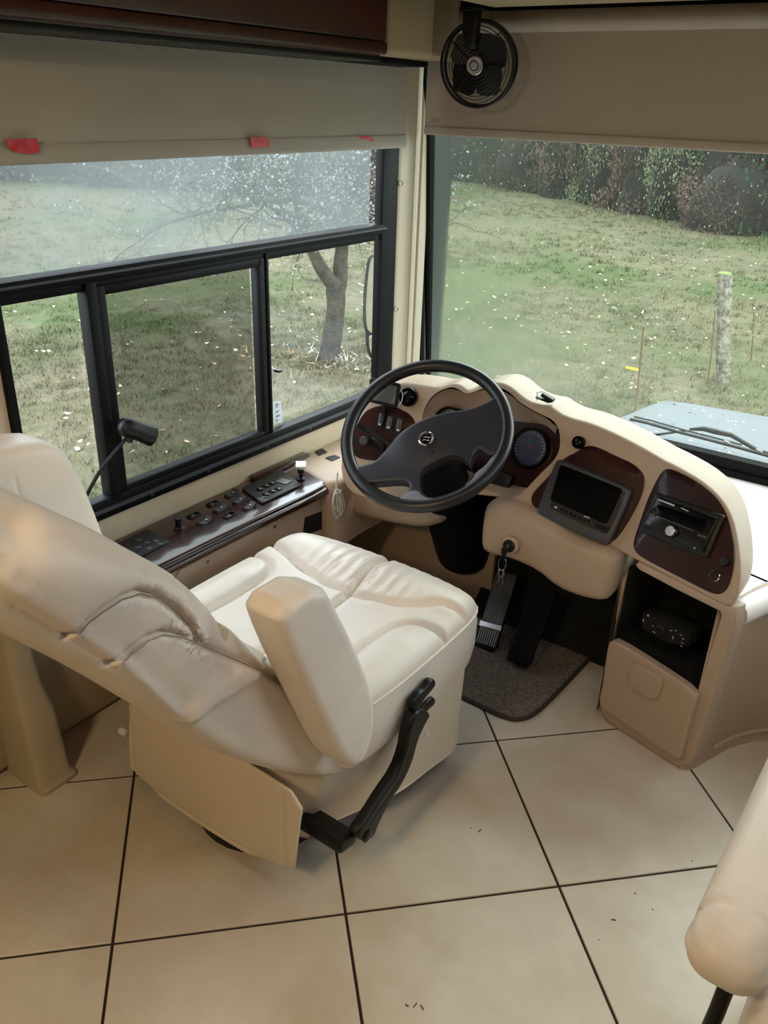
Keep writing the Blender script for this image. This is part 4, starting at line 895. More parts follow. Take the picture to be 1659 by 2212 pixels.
p = [(0.061,-0.06)][0]; b = MB(); b.slab(rrect(-0.005, -0.0015, 0.005, 0.0015, 0.001, 2), lambda u, v, w: tuple(WP(p[0]+u, p[1]+v, 0.0305+w)), 0.002, 0.0, BLACK, grid=0.02); b.build('horn_mark', hb)
b = MB(); b.lathe([(0.055, -0.02), (0.070, -0.05), (0.075, -0.10), (0.080, -0.16), (0.085, -0.40), (0.10, -0.62), (0.11, -0.80)], WC, WN, RUBBER, 28); b.build('column', sw_, sharp=50)
S = [(-0.068,-0.092),(-0.134,-0.073),(-0.23,-0.025)]
a0, a1 = [Vector(v) for v in ([(-1.327,1.936,0.724),(-1.439,1.914,0.771)])]
b = MB(); b.tube([a0, (a0*2+a1)/3, (a0+a1*2)/3, a1], [0.006, 0.007, 0.009, 0.008], BLACK, 10, flat=0.7); b.build('indicator_stalk', sw_)

# key in the ignition
ky = thing('ignition_key', 'bunch of small keys on a wire ring hanging from the ignition lock', 'keys', tuple(IG+Vector((0, -0.03, -0.06))))
kk = [Vector(v) for v in ([(-0.905,1.945,0.53),(-0.923,1.945,0.507),(-0.929,1.945,0.474),(-0.936,1.945,0.453),(-0.935,1.945,0.412),(-0.943,1.945,0.429)])]
b = MB(); b.box(IG+Vector((-0.004, -0.026, -0.006)), (0.012, 0.028, 0.018), BLACK, 0.003); b.tube([IG+Vector((-0.004, -0.03, -0.004)), kk[1], kk[2]], [0.006, 0.008, 0.006], BLACK, 8, flat=0.6); b.build('key_head', ky)
c0 = kk[2]+Vector((0, 0, -0.018)); b = MB(); b.tube([c0+Vector((0.012*math.cos(a), 0.004*math.sin(a), 0.020*math.sin(a))) for a in [2*PI*k/20 for k in range(20)]], 0.0009, STEEL, 5, closed=True); b.build('key_ring', ky)
for dx, rt in ((-0.004, 0.1), (0.003, -0.15)):
    M_ = Matrix.Rotation(rt, 3, 'Y'); b = MB(); c1 = c0+Vector((dx, 0, -0.030)); b.box(c1, (0.016, 0.002, 0.018), STEEL, 0.0008, M_); b.box(c1+M_ @ Vector((0, 0, -0.022)), (0.006, 0.002, 0.03), STEEL, 0.0006, M_); b.build('key', ky)

# ------------------------------------------------------------------ pedals and mat
def pedal(name, lab, quad, m_edge, silver):
    q = [Vector(p) for p in quad]; o = (q[0]+q[1]+q[2]+q[3])/4; vup = ((q[0]+q[1])/2-(q[2]+q[3])/2); L = vup.length; vup.normalize()
    uu = (q[1]-q[0]); uu = (uu-vup*uu.dot(vup)); Wd = uu.length; uu.normalize(); nn = uu.cross(vup)
    r = thing(name, lab, 'pedal', tuple((q[2]+q[3])/2))
    F = mpF(o, uu, vup, nn)
    b = MB(); b.slab(rrect(-Wd/2, -L/2, Wd/2, L/2, 0.012, 4), lambda u, v, w: F(u, v, w-0.014), 0.014, 0.004, m_edge, grid=0.05, rs=2); b.build('plate', r)
    b = MB(); k = 9
    for i in range(k):
        u = -Wd/2+0.008+(Wd-0.016)*i/(k-1)
        for a, c in (((-L/2+0.01), -L*0.26), (-L*0.18, L*0.12), (L*0.22, L/2-0.01)) if silver else ((-L/2+0.008, L/2-0.008),):
            p0 = Vector(F(u, a, 0.0015)); p1 = Vector(F(u, c, 0.0015)); b.tube([p0, p1], 0.0022, SILK if silver else RUBBER, 5)
    b.build('tread_ribs', r)
    if silver:
        b = MB(); b.slab([(-Wd/2, -L*0.255), (Wd/2, -L*0.255), (Wd/2, -L*0.19), (-Wd/2, -L*0.19)], lambda u, v, w: F(u, v, w), 0.004, 0.001, STEEL, grid=0.05, rs=2); b.build('band', r, label='bare metal band')
    b = MB(); b.box(o-vup*(L/2-0.01)-nn*0.018, (Wd*0.9, 0.05, 0.02), BLACK, 0.004, None); b.build('heel_hinge', r)
pedal('brake_pedal', 'long ribbed brake treadle with silver edging and a metal band, nearest the steering column', [(-1.112,2.293,0.221),(-1.033,2.295,0.223),(-1.012,2.116,0.02),(-1.076,2.112,0.015)], BLACK, True)
pedal('accelerator_pedal', 'long plain black rubber accelerator treadle on the carpet mat', [(-0.949,2.239,0.233),(-0.867,2.241,0.236),(-0.864,2.077,0.049),(-0.94,2.078,0.051)], RUBBER, False)
MO = smooth_poly([(-0.996,1.855),(-0.912,1.852),(-0.831,1.85),(-0.789,1.861),(-0.759,1.906),(-0.75,2.014),(-0.745,2.16),(-0.741,2.315),(-0.763,2.407),(-0.81,2.498),(-0.9,2.562),(-1.008,2.516),(-1.138,2.296),(-1.12,1.929)], 2)
b = MB(); b.slab(MO, mpZ(0.0), 0.012, 0.006, CARPET, grid=0.012, rs=3, extra=lambda u, v, d: 0.0022*np.sin(u*940+v*310)*np.sin(v*870-u*420)*(d > 0.012))
mt = b.build('floor_mat', label='brown looped carpet mat with a bound edge under the pedals', cat='mat', sharp=80)
b = MB(); b.tube([(x, y, 0.007) for x, y in resample(MO, 0.02)], 0.0068, mat('mat_binding', srgb(58, 48, 40), 0.9), 8, closed=True); b.build('bound_edge', mt)

# ------------------------------------------------------------------ side console with switches
sc = thing('side_console', 'long glossy cherry wood armrest console with switches below the side window', 'console', (-1.69, 1.5, 0.25))
LIP = [(-1.795, 0.95), (-1.582, 0.95), (-1.582, 1.243), (-1.578, 1.60), (-1.570, 1.86), (-1.574, 1.92), (-1.590, 1.945), (-1.65, 1.985), (-1.72, 2.03), (-1.795, 2.075)]
b = MB(); b.slab(LIP, mpZ(0.505), 0.025, 0.010, WOOD, grid=0.06, rs=4); top = b.build('wood_top', sc, sharp=50)
b = MB(); b.tube([(x, y, 0.507) for x, y in resample(LIP[1:7], 0.05, False)], 0.013, WOOD, 10); b.build('front_lip', top)
b = MB(); b.span((-1.796, 1.80, 0.53), (-1.76, 2.07, 0.545), WOOD, 0.006); b.build('back_ledge', top)
b = MB(); b.span((-1.80, 1.22, 0.10), (-1.600, 2.06, 0.506), DASH, 0.012); bd_ = b.build('console_body', sc)
b = MB(); b.slab(rrect(1.30, 0.18, 1.93, 0.478, 0.03, 4), mpX(-1.6005), 0.007, 0.004, DASH, grid=0.05, rs=2); b.build('body_panel', bd_)
b = MB(); q = [(1.843,0.437),(1.966,0.421),(1.956,0.355),(1.83,0.375)]; b.slab(q, mpX(-1.594), 0.003, 0.001, DARK, grid=0.05, rs=2); b.build('vent_opening', bd_)
for y in (1.42, 1.70): b = MB(); b.lathe([(0.006, 0), (0.005, 0.002)], (-1.5935, y, 0.46), (1, 0, 0), STEEL, 10); b.build('screw', bd_)
ZC = 0.5302
def keypad(q, name, lab, T=0.006):
    b = MB(); b.slab(quad_round(q, 0.06, 2), mpZ(ZC), T, 0.002, BLACK, grid=0.05, rs=2); return b.build(name, sc, label=lab)
k1 = keypad([(-1.76,1.231),(-1.765,1.355),(-1.659,1.347),(-1.654,1.233)], 'window_keypad', 'flat black keypad at the rear of the console')
b = MB()
for px in [(-1.728,1.295),(-1.698,1.299),(-1.689,1.321),(-1.696,1.266),(-1.669,1.281),(-1.685,1.235),(-1.667,1.317)]:
    for dx, dy in ((0.008, 0), (-0.008, 0)): b.box((px[0]+dx, px[1]+dy, 0.537), (0.0016, 0.012, 0.001), GREYP)
    b.box((px[0], px[1], 0.5366), (0.013, 0.014, 0.0015), GREYP, 0.0005)
b.build('keys', k1)
k2 = keypad([(-1.754,1.723),(-1.765,1.912),(-1.624,1.867),(-1.626,1.683)], 'generator_panel', 'black control panel with square keys and a small grey display', 0.008)
for px in [(-1.698,1.751),(-1.699,1.782),(-1.7,1.809),(-1.657,1.735),(-1.658,1.765),(-1.655,1.79)]:
    b = MB(); b.box((px[0], px[1], 0.5400), (0.017, 0.019, 0.004), BLACKG, 0.001); kx = b.build('key', k2)
    b = MB(); b.box((px[0], px[1], 0.5424), (0.005, 0.004, 0.0006), MARK); b.build('key_mark', kx)
c = [(-1.681,1.843),(-1.688,1.881),(-1.657,1.704),(-1.663,1.747)]
b = MB(); b.box((c[0][0], c[0][1], 0.5395), (0.040, 0.034, 0.003), SCREEN2, 0.001, Matrix.Rotation(0.1, 3, 'Z')); b.build('display', k2, label='small grey display')
b = MB(); b.tube([(c[2][0], c[2][1]-0.01, 0.5387), (c[2][0]+0.01, c[2][1], 0.5387), (c[2][0]+0.004, c[2][1]+0.012, 0.5387), (c[2][0]+0.012, c[2][1]+0.022, 0.5387)], 0.0012, MARK, 4); b.build('logo_stroke', k2)
RK = [(-1.751,1.677),(-1.698,1.656),(-1.645,1.644),(-1.7,1.578),(-1.675,1.491)]
for x, y in RK:
    b = MB(); vs = []; n = 8
    for i in range(n+1):
        t = -1+2*i/n; vs += [(x-0.011, y+t*0.021, ZC+0.003+0.008*t*t+0.003*t), (x+0.011, y+t*0.021, ZC+0.003+0.008*t*t+0.003*t)]
    k = len(vs); vs += [(a, b_, ZC) for a, b_, _ in vs]
    fs = [(2*i, 2*i+1, 2*i+3, 2*i+2) for i in range(n)]+[(2*i+2, 2*i+2+k, 2*i+k, 2*i) for i in range(n)]+[(2*i+1, 2*i+1+k, 2*i+3+k, 2*i+3) for i in range(n)]+[(0, k, k+1, 1), (2*n+1, 2*n+1+k, 2*n+k, 2*n)]
    b.add(vs, fs, GREYP); o = b.build('rocker_switch', sc)
    b = MB(); b.box((x, y+0.008, ZC+0.0075), (0.006, 0.005, 0.001), MARK, 0.0003); b.build('icon', o)
for x, y in [(-1.747,1.594),(-1.732,1.503),(-1.651,1.569)]:
    b = MB(); F_ = mpZ(ZC); b.slab(rrect(x-0.011, y-0.021, x+0.011, y+0.021, 0.002, 2), F_, 0.005, 0.001, BLACK, holes=[rrect(x-0.008, y-0.017, x+0.008, y+0.017, 0.001, 1)], grid=0.05, hdepth=0.0045); b.box((x, y-0.004, ZC+0.002), (0.012, 0.014, 0.004), GREYP, 0.001); b.build('switch_bezel', sc)
x, y = [(-1.705,1.42)][0]
b = MB(); b.lathe([(0.016, 0), (0.016, 0.004), (0.010, 0.006), (0.009, 0.022), (0.011, 0.028), (0.010, 0.034), (0.001, 0.035)], (x, y, ZC), (0, 0, 1), BLACK, 18); b.build('mirror_joystick', sc)
x, y = [(-1.661,1.905)][0]
pv = thing('park_brake_valve', 'black pull knob with a white square tag at the front end of the console', 'knob', (x, y, ZC))
b = MB(); b.lathe([(0.014, 0.0), (0.014, 0.005), (0.007, 0.008), (0.007, 0.022), (0.011, 0.026), (0.011, 0.036), (0.006, 0.04)], (x, y, ZC), (0, 0, 1), BLACK, 18); b.build('stem', pv)
b = MB(); b.box((x, y, ZC+0.053), (0.034, 0.034, 0.007), WHITEP, 0.003, Matrix.Rotation(0.7, 3, 'Z') @ Matrix.Rotation(0.25, 3, 'X')); tg = b.build('tag', pv, label='white square tag')
b = MB(); b.lathe([(0.008, 0.036), (0.008, 0.051)], (x, y, ZC), (0, 0, 1), WHITEP, 12); b.build('tag_post', tg)

# white cable bundle
rng = random.Random(3); CB = [(p[0], p[1]) for p in [(1.927,0.553),(1.906,0.52),(1.93,0.453),(1.955,0.395),(1.98,0.417),(1.959,0.479),(1.941,0.54)]]
b = MB(); y0, z0 = CB[0]
for k in range(6):
    dx = rng.uniform(-0.012, 0.012); dy = rng.uniform(-0.012, 0.012); L = rng.uniform(0.10, 0.145); w = rng.uniform(0.016, 0.030)
    b.tube(smooth_poly([(-1.53+dx*0.3, y0+dy*0.2, z0-0.02), (-1.528+dx, y0+dy+w*0.5, z0-0.05), (-1.525+dx, y0+dy+w, z0-L*0.8), (-1.525+dx, y0+dy+w*0.3, z0-L), (-1.527+dx, y0+dy-w*0.5, z0-L*0.7), (-1.528+dx, y0+dy-w*0.5, z0-0.055)], 2), 0.0016, WHITEC, 5, closed=True)
b.tube(smooth_poly([(-1.53, y0, z0-0.025), (-1.532, y0+0.003, z0), (-1.535, y0+0.012, z0+0.025)], 2, False), 0.003, WHITEC, 6)
b.tube(smooth_poly([(-1.525, y0-0.012, z0-0.035), (-1.522, y0+0.002, z0-0.041), (-1.525, y0+0.016, z0-0.036)], 1, False), 0.004, WHITEC, 6)
b.build('cable_bundle', label='loops of thin white cable hanging beside the end of the side console', cat='cable')

# small navigation display at the left end of the dash
nv = thing('navigation_display', 'black tablet display with a blank screen painted grey as a reflection left of the round vent', 'display', (-1.62, 2.2, 0.7))
Q = [Vector(v) for v in ([(-1.485,2.034,0.881),(-1.396,2.074,0.871),(-1.392,2.052,0.798),(-1.479,2.013,0.81)])]
o = sum(Q, Vector())/4; uu = ((Q[1]-Q[0])+(Q[2]-Q[3])).normalized(); nn = Vector((0.42, -0.86, 0.28)).normalized(); vv_ = nn.cross(uu)
q2 = [((p-o).dot(uu), (p-o).dot(vv_)) for p in Q]
b = MB(); b.slab(quad_round(q2, 0.08), mpF(o-nn*0.016, uu, vv_, nn), 0.016, 0.003, BLACK, grid=0.05, rs=2); b.build('case', nv)
q3 = [(p[0]*0.80, p[1]*0.74) for p in q2]; b = MB(); b.slab(q3, mpF(o-nn*0.0005, uu, vv_, nn), 0.001, 0, SCREEN2, grid=0.05); b.build('screen', nv)  # grey-green reflection put into the screen colour
b = MB(); b.tube([o-nn*0.016, o-nn*0.03+Vector((0, 0, -0.03)), o-nn*0.03+Vector((0, 0.0, -0.08))], 0.008, BLACK, 8); b.build('bracket', nv)
b = MB(); e = o+uu*q2[1][0]; b.tube(smooth_poly([e+vv_*0.02-nn*0.01, e+uu*0.012+vv_*0.01-nn*0.005, e+uu*0.014-vv_*0.02, e-vv_*0.035-nn*0.005], 2, False), 0.0013, WHITEC, 5); b.build('cable', nv)

# black clip on the dash rim
p = [(-0.961,0.89),(-0.93,0.886),(-0.994,0.874),(-0.997,0.897),(-0.98,0.903)]
cl = thing('dash_clip', 'small black clip with a thin wire lying on the wavy top edge of the dashboard', 'clip', (p[0][0], 2.20, p[0][1]-0.01))
b = MB(); b.box((p[0][0], 2.20, p[0][1]), (0.040, 0.022, 0.012), BLACK, 0.003, Matrix.Rotation(0.35, 3, 'Y')); b.box((p[0][0]-0.012, 2.195, p[0][1]-0.008), (0.045, 0.016, 0.005), BLACK, 0.002, Matrix.Rotation(0.15, 3, 'Y')); b.build('body', cl)
b = MB(); b.tube([(p[2][0], 2.20, p[2][1]), (p[3][0], 2.20, p[3][1]), (p[4][0], 2.20, p[4][1]), (p[0][0]-0.01, 2.20, p[0][1]+0.004)], 0.0012, BLACK, 5); b.build('wire', cl)

# ------------------------------------------------------------------ fan
fc = Vector(([(-1.452,1.759)][0][0], 2.5, [(-1.452,1.759)][0][1])); fn = Vector((0.16, -0.97, -0.13)).normalized()
FF = frame_to(fc, fn); fa = thing('fan', 'small black caged cab fan with a silver hub hanging in front of the windshield shade', 'fan', (fc.x, fc.y, 1.905))
R0 = 0.116
b = MB(); b.tube([Vector(FF(R0*math.cos(a), R0*math.sin(a), 0)) for a in [2*PI*k/48 for k in range(48)]], 0.0045, BLACK, 8, closed=True)
b.tube([Vector(FF(R0*math.cos(a), R0*math.sin(a), -0.03)) for a in [2*PI*k/48 for k in range(48)]], 0.0045, BLACK, 8, closed=True); cg = b.build('cage', fa)
for i in range(8):
    r = 0.036+0.0098*i; w = 0.016*(1-((r-0.03)/(R0-0.03))**2)+0.004
    b = MB(); b.tube([Vector(FF(r*math.cos(a), r*math.sin(a), w)) for a in [2*PI*k/40 for k in range(40)]], 0.0013, BLACK, 5, closed=True); b.build('wire_ring', cg)
b = MB()
for k in range(4):
    a = PI/4+k*PI/2+0.1; b.tube([Vector(FF(r*math.cos(a), r*math.sin(a), 0.016*(1-((r-0.03)/(R0-0.03))**2)+0.003)) for r in (0.028, 0.05, 0.08, 0.105, R0)], 0.0018, BLACK, 5)
b.build('cage_spokes', cg, kind='stuff')
for k in range(4):
    a = math.radians(40+90*k); P = []
    for t in range(10):
        s_ = t/9; ang = a+(-0.28-0.22*math.sin(s_*PI))if False else a
        P.append((0.020+0.082*s_, -0.52*math.sin(PI*min(1, s_*0.85+0.12))*0.055/0.52))
    up_ = [(r, abs(w)) for r, w in P]; out = [(r, w) for r, w in up_]+[(r, -w) for r, w in up_[::-1]]
    ca, sa = math.cos(a), math.sin(a)
    b = MB(); b.slab(out, lambda u, v, w: FF(u*ca-v*sa, u*sa+v*ca, -0.012+w+v*0.28), 0.002, 0, BLACK, grid=0.02); b.build('blade', fa)
b = MB(); b.lathe([(0.027, 0.012), (0.027, 0.019), (0.024, 0.0215), (0.0205, 0.021), (0.0200, 0.0195), (0.0180, 0.0195), (0.0178, 0.022), (0.0150, 0.0225)], fc, fn, STEEL, 32); hbf = b.build('hub_cap', fa, label='silver ringed hub cap')
b = MB(); b.lathe([(0.0148, 0.0226), (0.0146, 0.0230), (0.0120, 0.0231)], fc, fn, BLACK, 28); b.lathe([(0.0118, 0.0231), (0.0116, 0.0236), (0.0003, 0.0238)], fc, fn, STEEL, 28); b.build('hub_disc', hbf)
b = MB(); b.lathe([(0.034, -0.03), (0.040, -0.05), (0.036, -0.09), (0.018, -0.10)], fc, fn, BLACK, 24); b.build('motor', fa)
tp = Vector((fc.x-0.005, 2.50+0.02, 1.905))
b = MB(); b.slab([(-0.030, 0.0), (0.026, 0.0), (0.022, -0.06), (0.016, -0.105), (-0.012, -0.105), (-0.028, -0.06)], lambda u, v, w: (tp.x+u, tp.y-0.045-w, tp.z+v), 0.022, 0.006, BLACK, grid=0.03, rs=3); b.span((tp.x-0.035, tp.y-0.08, tp.z-0.008), (tp.x+0.035, tp.y+0.0, tp.z), BLACK, 0.003); b.build('bracket', fa)

# crumbs on the tiles
rng = random.Random(9); pts = [(-0.668,1.431),(-0.689,1.425),(-0.295,1.39),(-0.281,1.489),(-0.558,0.943),(-0.545,0.953),(-0.531,0.958),(-0.203,1.666),(-0.302,1.322),(-0.233,1.471)]
for k, (x, y) in enumerate(pts[:0]): pass
b = MB()
for k, (x, y) in enumerate(pts):
    a = rng.uniform(0, 3); L = (0.012, 0.003, 0.010, 0.004, 0.008, 0.012, 0.012, 0.003, 0.003, 0.004)[k]
    b.box((x, y, 0.0009), (L, 0.0016, 0.0016), DEBRIS, 0.0, Matrix.Rotation(a, 3, 'Z'))
tag(b.build('floor_crumbs', kind='stuff'), 'tiny dark grass bits scattered over the tiles', 'crumbs')


# ------------------------------------------------------------------ outdoors: lawn
GZ = -0.95
def grass_mat(name, dark=1.0, blades=False):
    m = bpy.data.materials.new(name); m.use_nodes = True; nt = m.node_tree; p = nt.nodes['Principled BSDF']; p.inputs['Roughness'].default_value = 0.9
    p.inputs['Specular IOR Level'].default_value = 0.15
    ge = nt.nodes.new('ShaderNodeNewGeometry')
    def nz(scale, detail, rough=0.6):
        n = nt.nodes.new('ShaderNodeTexNoise'); n.inputs['Scale'].default_value = scale; n.inputs['Detail'].default_value = detail; n.inputs['Roughness'].default_value = rough
        nt.links.new(ge.outputs['Position'], n.inputs['Vector']); return n.outputs['Fac']
    def ramp(f, stops):
        r = nt.nodes.new('ShaderNodeValToRGB'); els = r.color_ramp.elements
        while len(els) < len(stops): els.new(0.5)
        for e, (pos, c) in zip(els, stops): e.position = pos; e.color = c
        nt.links.new(f, r.inputs[0]); return r.outputs[0]
    g = lambda *c: tuple(x*dark for x in srgb(*c)[:3])+(1,)
    base = ramp(nz(0.42, 5), [(0.36, g(116, 126, 84)), (0.47, g(148, 144, 112)), (0.56, g(170, 158, 128)), (0.68, g(118, 134, 86))])
    fine = ramp(nz(9, 6, 0.7), [(0.30, g(58, 60, 40)), (0.46, g(126, 128, 94)), (0.60, g(170, 162, 132)), (0.74, g(206, 200, 168))])
    mx = nt.nodes.new('ShaderNodeMixRGB'); mx.blend_type = 'MIX'; mx.inputs[0].default_value = 0.42; nt.links.new(base, mx.inputs[1]); nt.links.new(fine, mx.inputs[2])
    grn = ramp(nz(0.26, 3), [(0.50, (0, 0, 0, 1)), (0.60, (1, 1, 1, 1))])
    m2 = nt.nodes.new('ShaderNodeMixRGB'); m2.inputs[2].default_value = g(92, 124, 58); nt.links.new(_math(nt, 'MULTIPLY', grn, 0.55), m2.inputs[0]); nt.links.new(mx.outputs[0], m2.inputs[1])
    dirt = ramp(nz(0.75, 4), [(0.66, (0, 0, 0, 1)), (0.74, (1, 1, 1, 1))])
    m3 = nt.nodes.new('ShaderNodeMixRGB'); m3.inputs[2].default_value = g(84, 74, 60); nt.links.new(_math(nt, 'MULTIPLY', dirt, 0.7), m3.inputs[0]); nt.links.new(m2.outputs[0], m3.inputs[1])
    nt.links.new(m3.outputs[0], p.inputs['Base Color'])
    if not blades:
        b = nt.nodes.new('ShaderNodeBump'); b.inputs['Strength'].default_value = 0.9; b.inputs['Distance'].default_value = 0.06
        nt.links.new(nz(14, 6, 0.7), b.inputs['Height']); nt.links.new(b.outputs['Normal'], p.inputs['Normal'])
    return m
GRASS = grass_mat('lawn_ground', 0.33); BLADE = grass_mat('grass_blades', 0.38, True)
b = MB(); nx, ny = 70, 60; vs = []
for j in range(ny+1):
    for i in range(nx+1):
        x = -80+120*i/nx; y = -20+110*j/ny; d = math.hypot(x+1, y-2)
        vs.append((x, y, GZ+0.05*noise.noise(Vector((x*0.35, y*0.35, 0)))*min(1, d/6)))
b.add(vs, [(j*(nx+1)+i, j*(nx+1)+i+1, (j+1)*(nx+1)+i+1, (j+1)*(nx+1)+i) for j in range(ny) for i in range(nx)], GRASS)
tag(b.build('lawn', kind='structure'), None)
rg = np.random.default_rng(4)
def blades(name, rect_list, m, label):
    V = []
    for (x0, x1, y0, y1, n, h, w) in rect_list:
        # clumped positions
        k = max(1, n//9); cx = rg.uniform(x0, x1, k); cy = rg.uniform(y0, y1, k); i = rg.integers(0, k, n)
        x = cx[i]+rg.normal(0, 0.05, n); y = cy[i]+rg.normal(0, 0.05, n)
        ok = ~((x > -2.05) & (x < 1.0) & (y < 3.2)); x, y = x[ok], y[ok]; n2 = len(x)
        a = rg.uniform(0, 2*PI, n2); hh = h*rg.uniform(0.5, 1.4, n2); le = rg.uniform(0, 2*PI, n2); ll = hh*rg.uniform(0.2, 1.1, n2)
        z = np.full(n2, GZ-0.01)
        A = np.c_[x-w*np.cos(a), y-w*np.sin(a), z]; B = np.c_[x+w*np.cos(a), y+w*np.sin(a), z]; T = np.c_[x+ll*np.cos(le), y+ll*np.sin(le), z+hh]
        V.append(np.stack([A, B, T], 1).reshape(-1, 3))
    V = np.vstack(V); n = len(V)//3
    me = bpy.data.meshes.new(name); me.vertices.add(len(V)); me.vertices.foreach_set('co', V.ravel()); me.loops.add(len(V)); me.loops.foreach_set('vertex_index', np.arange(len(V)))
    me.polygons.add(n); me.polygons.foreach_set('loop_start', np.arange(0, len(V), 3)); me.polygons.foreach_set('loop_total', np.full(n, 3)); me.update(calc_edges=True)
    me.materials.append(m); o = bpy.data.objects.new(name, me); COL.objects.link(o); return tag(o, label, 'grass', kind='stuff')
blades('grass', [(-9, -2.5, 1, 9, 42000, 0.055, 0.006), (-16, -8, 2, 16, 26000, 0.06, 0.010), (-6, 3, 5, 14, 40000, 0.055, 0.007), (-14, 4, 13, 26, 26000, 0.07, 0.014), (-30, -14, 5, 34, 20000, 0.08, 0.02)], BLADE, 'short tufted wet lawn grass covering the yard outside')
# fallen leaves
LEAFY = mat('dry_leaf', srgb(150, 110, 66), 0.8, vary=0.5, vscale=3, col2=srgb(206, 196, 170))
b = MB(); rng = random.Random(11)
for k in range(900):
    x, y = (rng.uniform(-13, -2.6), rng.uniform(2, 12)) if k % 2 else (rng.uniform(-8, 2), rng.uniform(6, 20))
    a = rng.uniform(0, 6.28); s = rng.uniform(0.012, 0.035); z = GZ+rng.uniform(0.02, 0.05); t = rng.uniform(-0.4, 0.4)
    ca, sa = math.cos(a)*s, math.sin(a)*s
    b.add([(x-ca, y-sa, z), (x+sa*.6, y-ca*.6, z+t*s), (x+ca, y+sa, z+0.01), (x-sa*.6, y+ca*.6, z-t*s)], [(0, 1, 2, 3)], LEAFY)
tag(b.build('fallen_leaves', kind='stuff'), 'small dry leaves scattered in the lawn grass', 'leaves')

# ------------------------------------------------------------------ apple tree
BARK = mat('mossy_bark', srgb(66, 58, 49), 0.95, bump=(30, 1.0, 0.03), vary=0.55, vscale=9, detail=8, col2=srgb(30, 27, 23))
LICHEN = mat('pale_lichen', srgb(150, 158, 152), 0.9, vary=0.3, vscale=3)
TB = (-5.776, 7.122, GZ)
tree = thing('apple_tree', 'old forked apple tree with bare lichened twigs standing on the lawn beside the side window', 'tree', TB)
trunk = [(-5.784,7.115,-1.083),(-5.772,7.125,-0.923),(-5.752,7.141,-0.74),(-5.729,7.16,-0.56),(-5.714,7.172,-0.383),(-5.715,7.172,-0.258),(-5.723,7.165,-0.15)]
limbL = [(-5.723,7.165,-0.17),(-5.792,7.109,-0.055),(-5.845,7.066,0.04),(-5.887,7.032,0.144),(-5.935,6.993,0.266),(-6.001,6.939,0.404),(-6.111,6.85,0.561),(-6.291,6.704,0.713),(-6.541,6.501,0.838),(-6.825,6.271,0.916)]
limbR = [(-5.776,7.28,-0.209),(-5.761,7.293,-0.085),(-5.754,7.298,0.062),(-5.747,7.304,0.207),(-5.737,7.312,0.397),(-5.712,7.332,0.629),(-5.65,7.382,0.858),(-5.561,7.455,1.083),(-5.528,7.482,1.301)]
limbM = [(-5.853,6.926,0.259),(-5.915,6.875,0.418),(-5.967,6.833,0.642),(-5.965,6.835,0.863),(-5.909,6.881,1.081),(-5.889,6.897,1.292)]
limbB = [(-5.771,7.355,0.413),(-5.927,7.228,0.595),(-6.151,7.046,0.703),(-6.451,6.802,0.648),(-6.751,6.559,0.593),(-7.053,6.314,0.492)]
limbC = [(-5.702,7.32,0.631),(-5.546,7.447,0.727),(-5.432,7.539,0.685),(-5.316,7.634,0.55),(-5.232,7.701,0.318)]
def wig(P, s, seed):
    r = random.Random(seed); P = resample([(p[0], p[1]) for p in P], 9, False) if False else P
    return [Vector(p)+Vector((r.uniform(-s, s), r.uniform(-s, s), r.uniform(-s, s)*0.4)) for p in P]
rr = [0.16, 0.125, 0.112, 0.105, 0.10, 0.108, 0.10]
TPQ = smooth_poly([tuple(v) for v in wig(trunk, 0.004, 1)], 1, False); b = MB(); b.tube(TPQ, list(np.interp(np.linspace(0, 6, len(TPQ)), range(7), rr)), BARK, 14); trk = b.build('trunk', tree, sharp=80)
lim = []
for nm, P, r0, r1, sd_ in (('limb', limbL, 0.085, 0.022, 2), ('limb', limbR, 0.095, 0.03, 3), ('limb', limbM, 0.05, 0.015, 4), ('limb', limbB, 0.04, 0.010, 5), ('limb', limbC, 0.03, 0.008, 6)):
    Q = [Vector(p) for p in smooth_poly([tuple(v) for v in wig(P, 0.012, sd_)], 2, False)]
    b = MB(); b.tube(Q, list(np.linspace(r0, r1, len(Q))), BARK, 10); b.build(nm, tree, sharp=80); lim.append((Q, r0))
rng = random.Random(21); tw = MB(); lc = MB()
def twig(p, d, L, r, lvl):
    n = 5; P = [p]; dd = d.normalized()
    for i in range(n):
        dd = (dd+Vector((rng.uniform(-.35, .35), rng.uniform(-.35, .35), rng.uniform(-.32, .30)))).normalized(); P.append(P[-1]+dd*L/n)
    tw.tube(P, list(np.linspace(r, r*0.4, n+1)), BARK, 4, cap=False)
    if rng.random() < 0.9:
        for q in P[1:]:
            if rng.random() < 0.55:
                s = rng.uniform(0.006, 0.020); e = Vector((rng.uniform(-1, 1), rng.uniform(-1, 1), rng.uniform(-1, 1))).normalized(); f_ = e.orthogonal().normalized()
                lc.add([q-e*s, q+f_*s*.7, q+e*s, q-f_*s*.7], [(0, 1, 2, 3)], LICHEN)
    if lvl < 2:
        for k in range(4 if lvl == 0 else 3):
            i = rng.randint(1, n); twig(P[i], dd+Vector((rng.uniform(-1, 1), rng.uniform(-1, 1), rng.uniform(-.7, .8)))*0.9, L*rng.uniform(.45, .75), r*0.55, lvl+1)
for Q, r0 in lim:
    for k in range(int(len(Q)*1.1)):
        i = rng.randint(len(Q)//2, len(Q)-1); twig(Q[i], Vector((rng.uniform(-1, 1), rng.uniform(-1, 1), rng.uniform(-0.1, 0.9))), rng.uniform(0.45, 0.95), rng.uniform(0.006, 0.012), 0)
tw.build('twigs', tree, kind='stuff', sharp=180); lc.build('lichen', tree, kind='stuff', sharp=180)
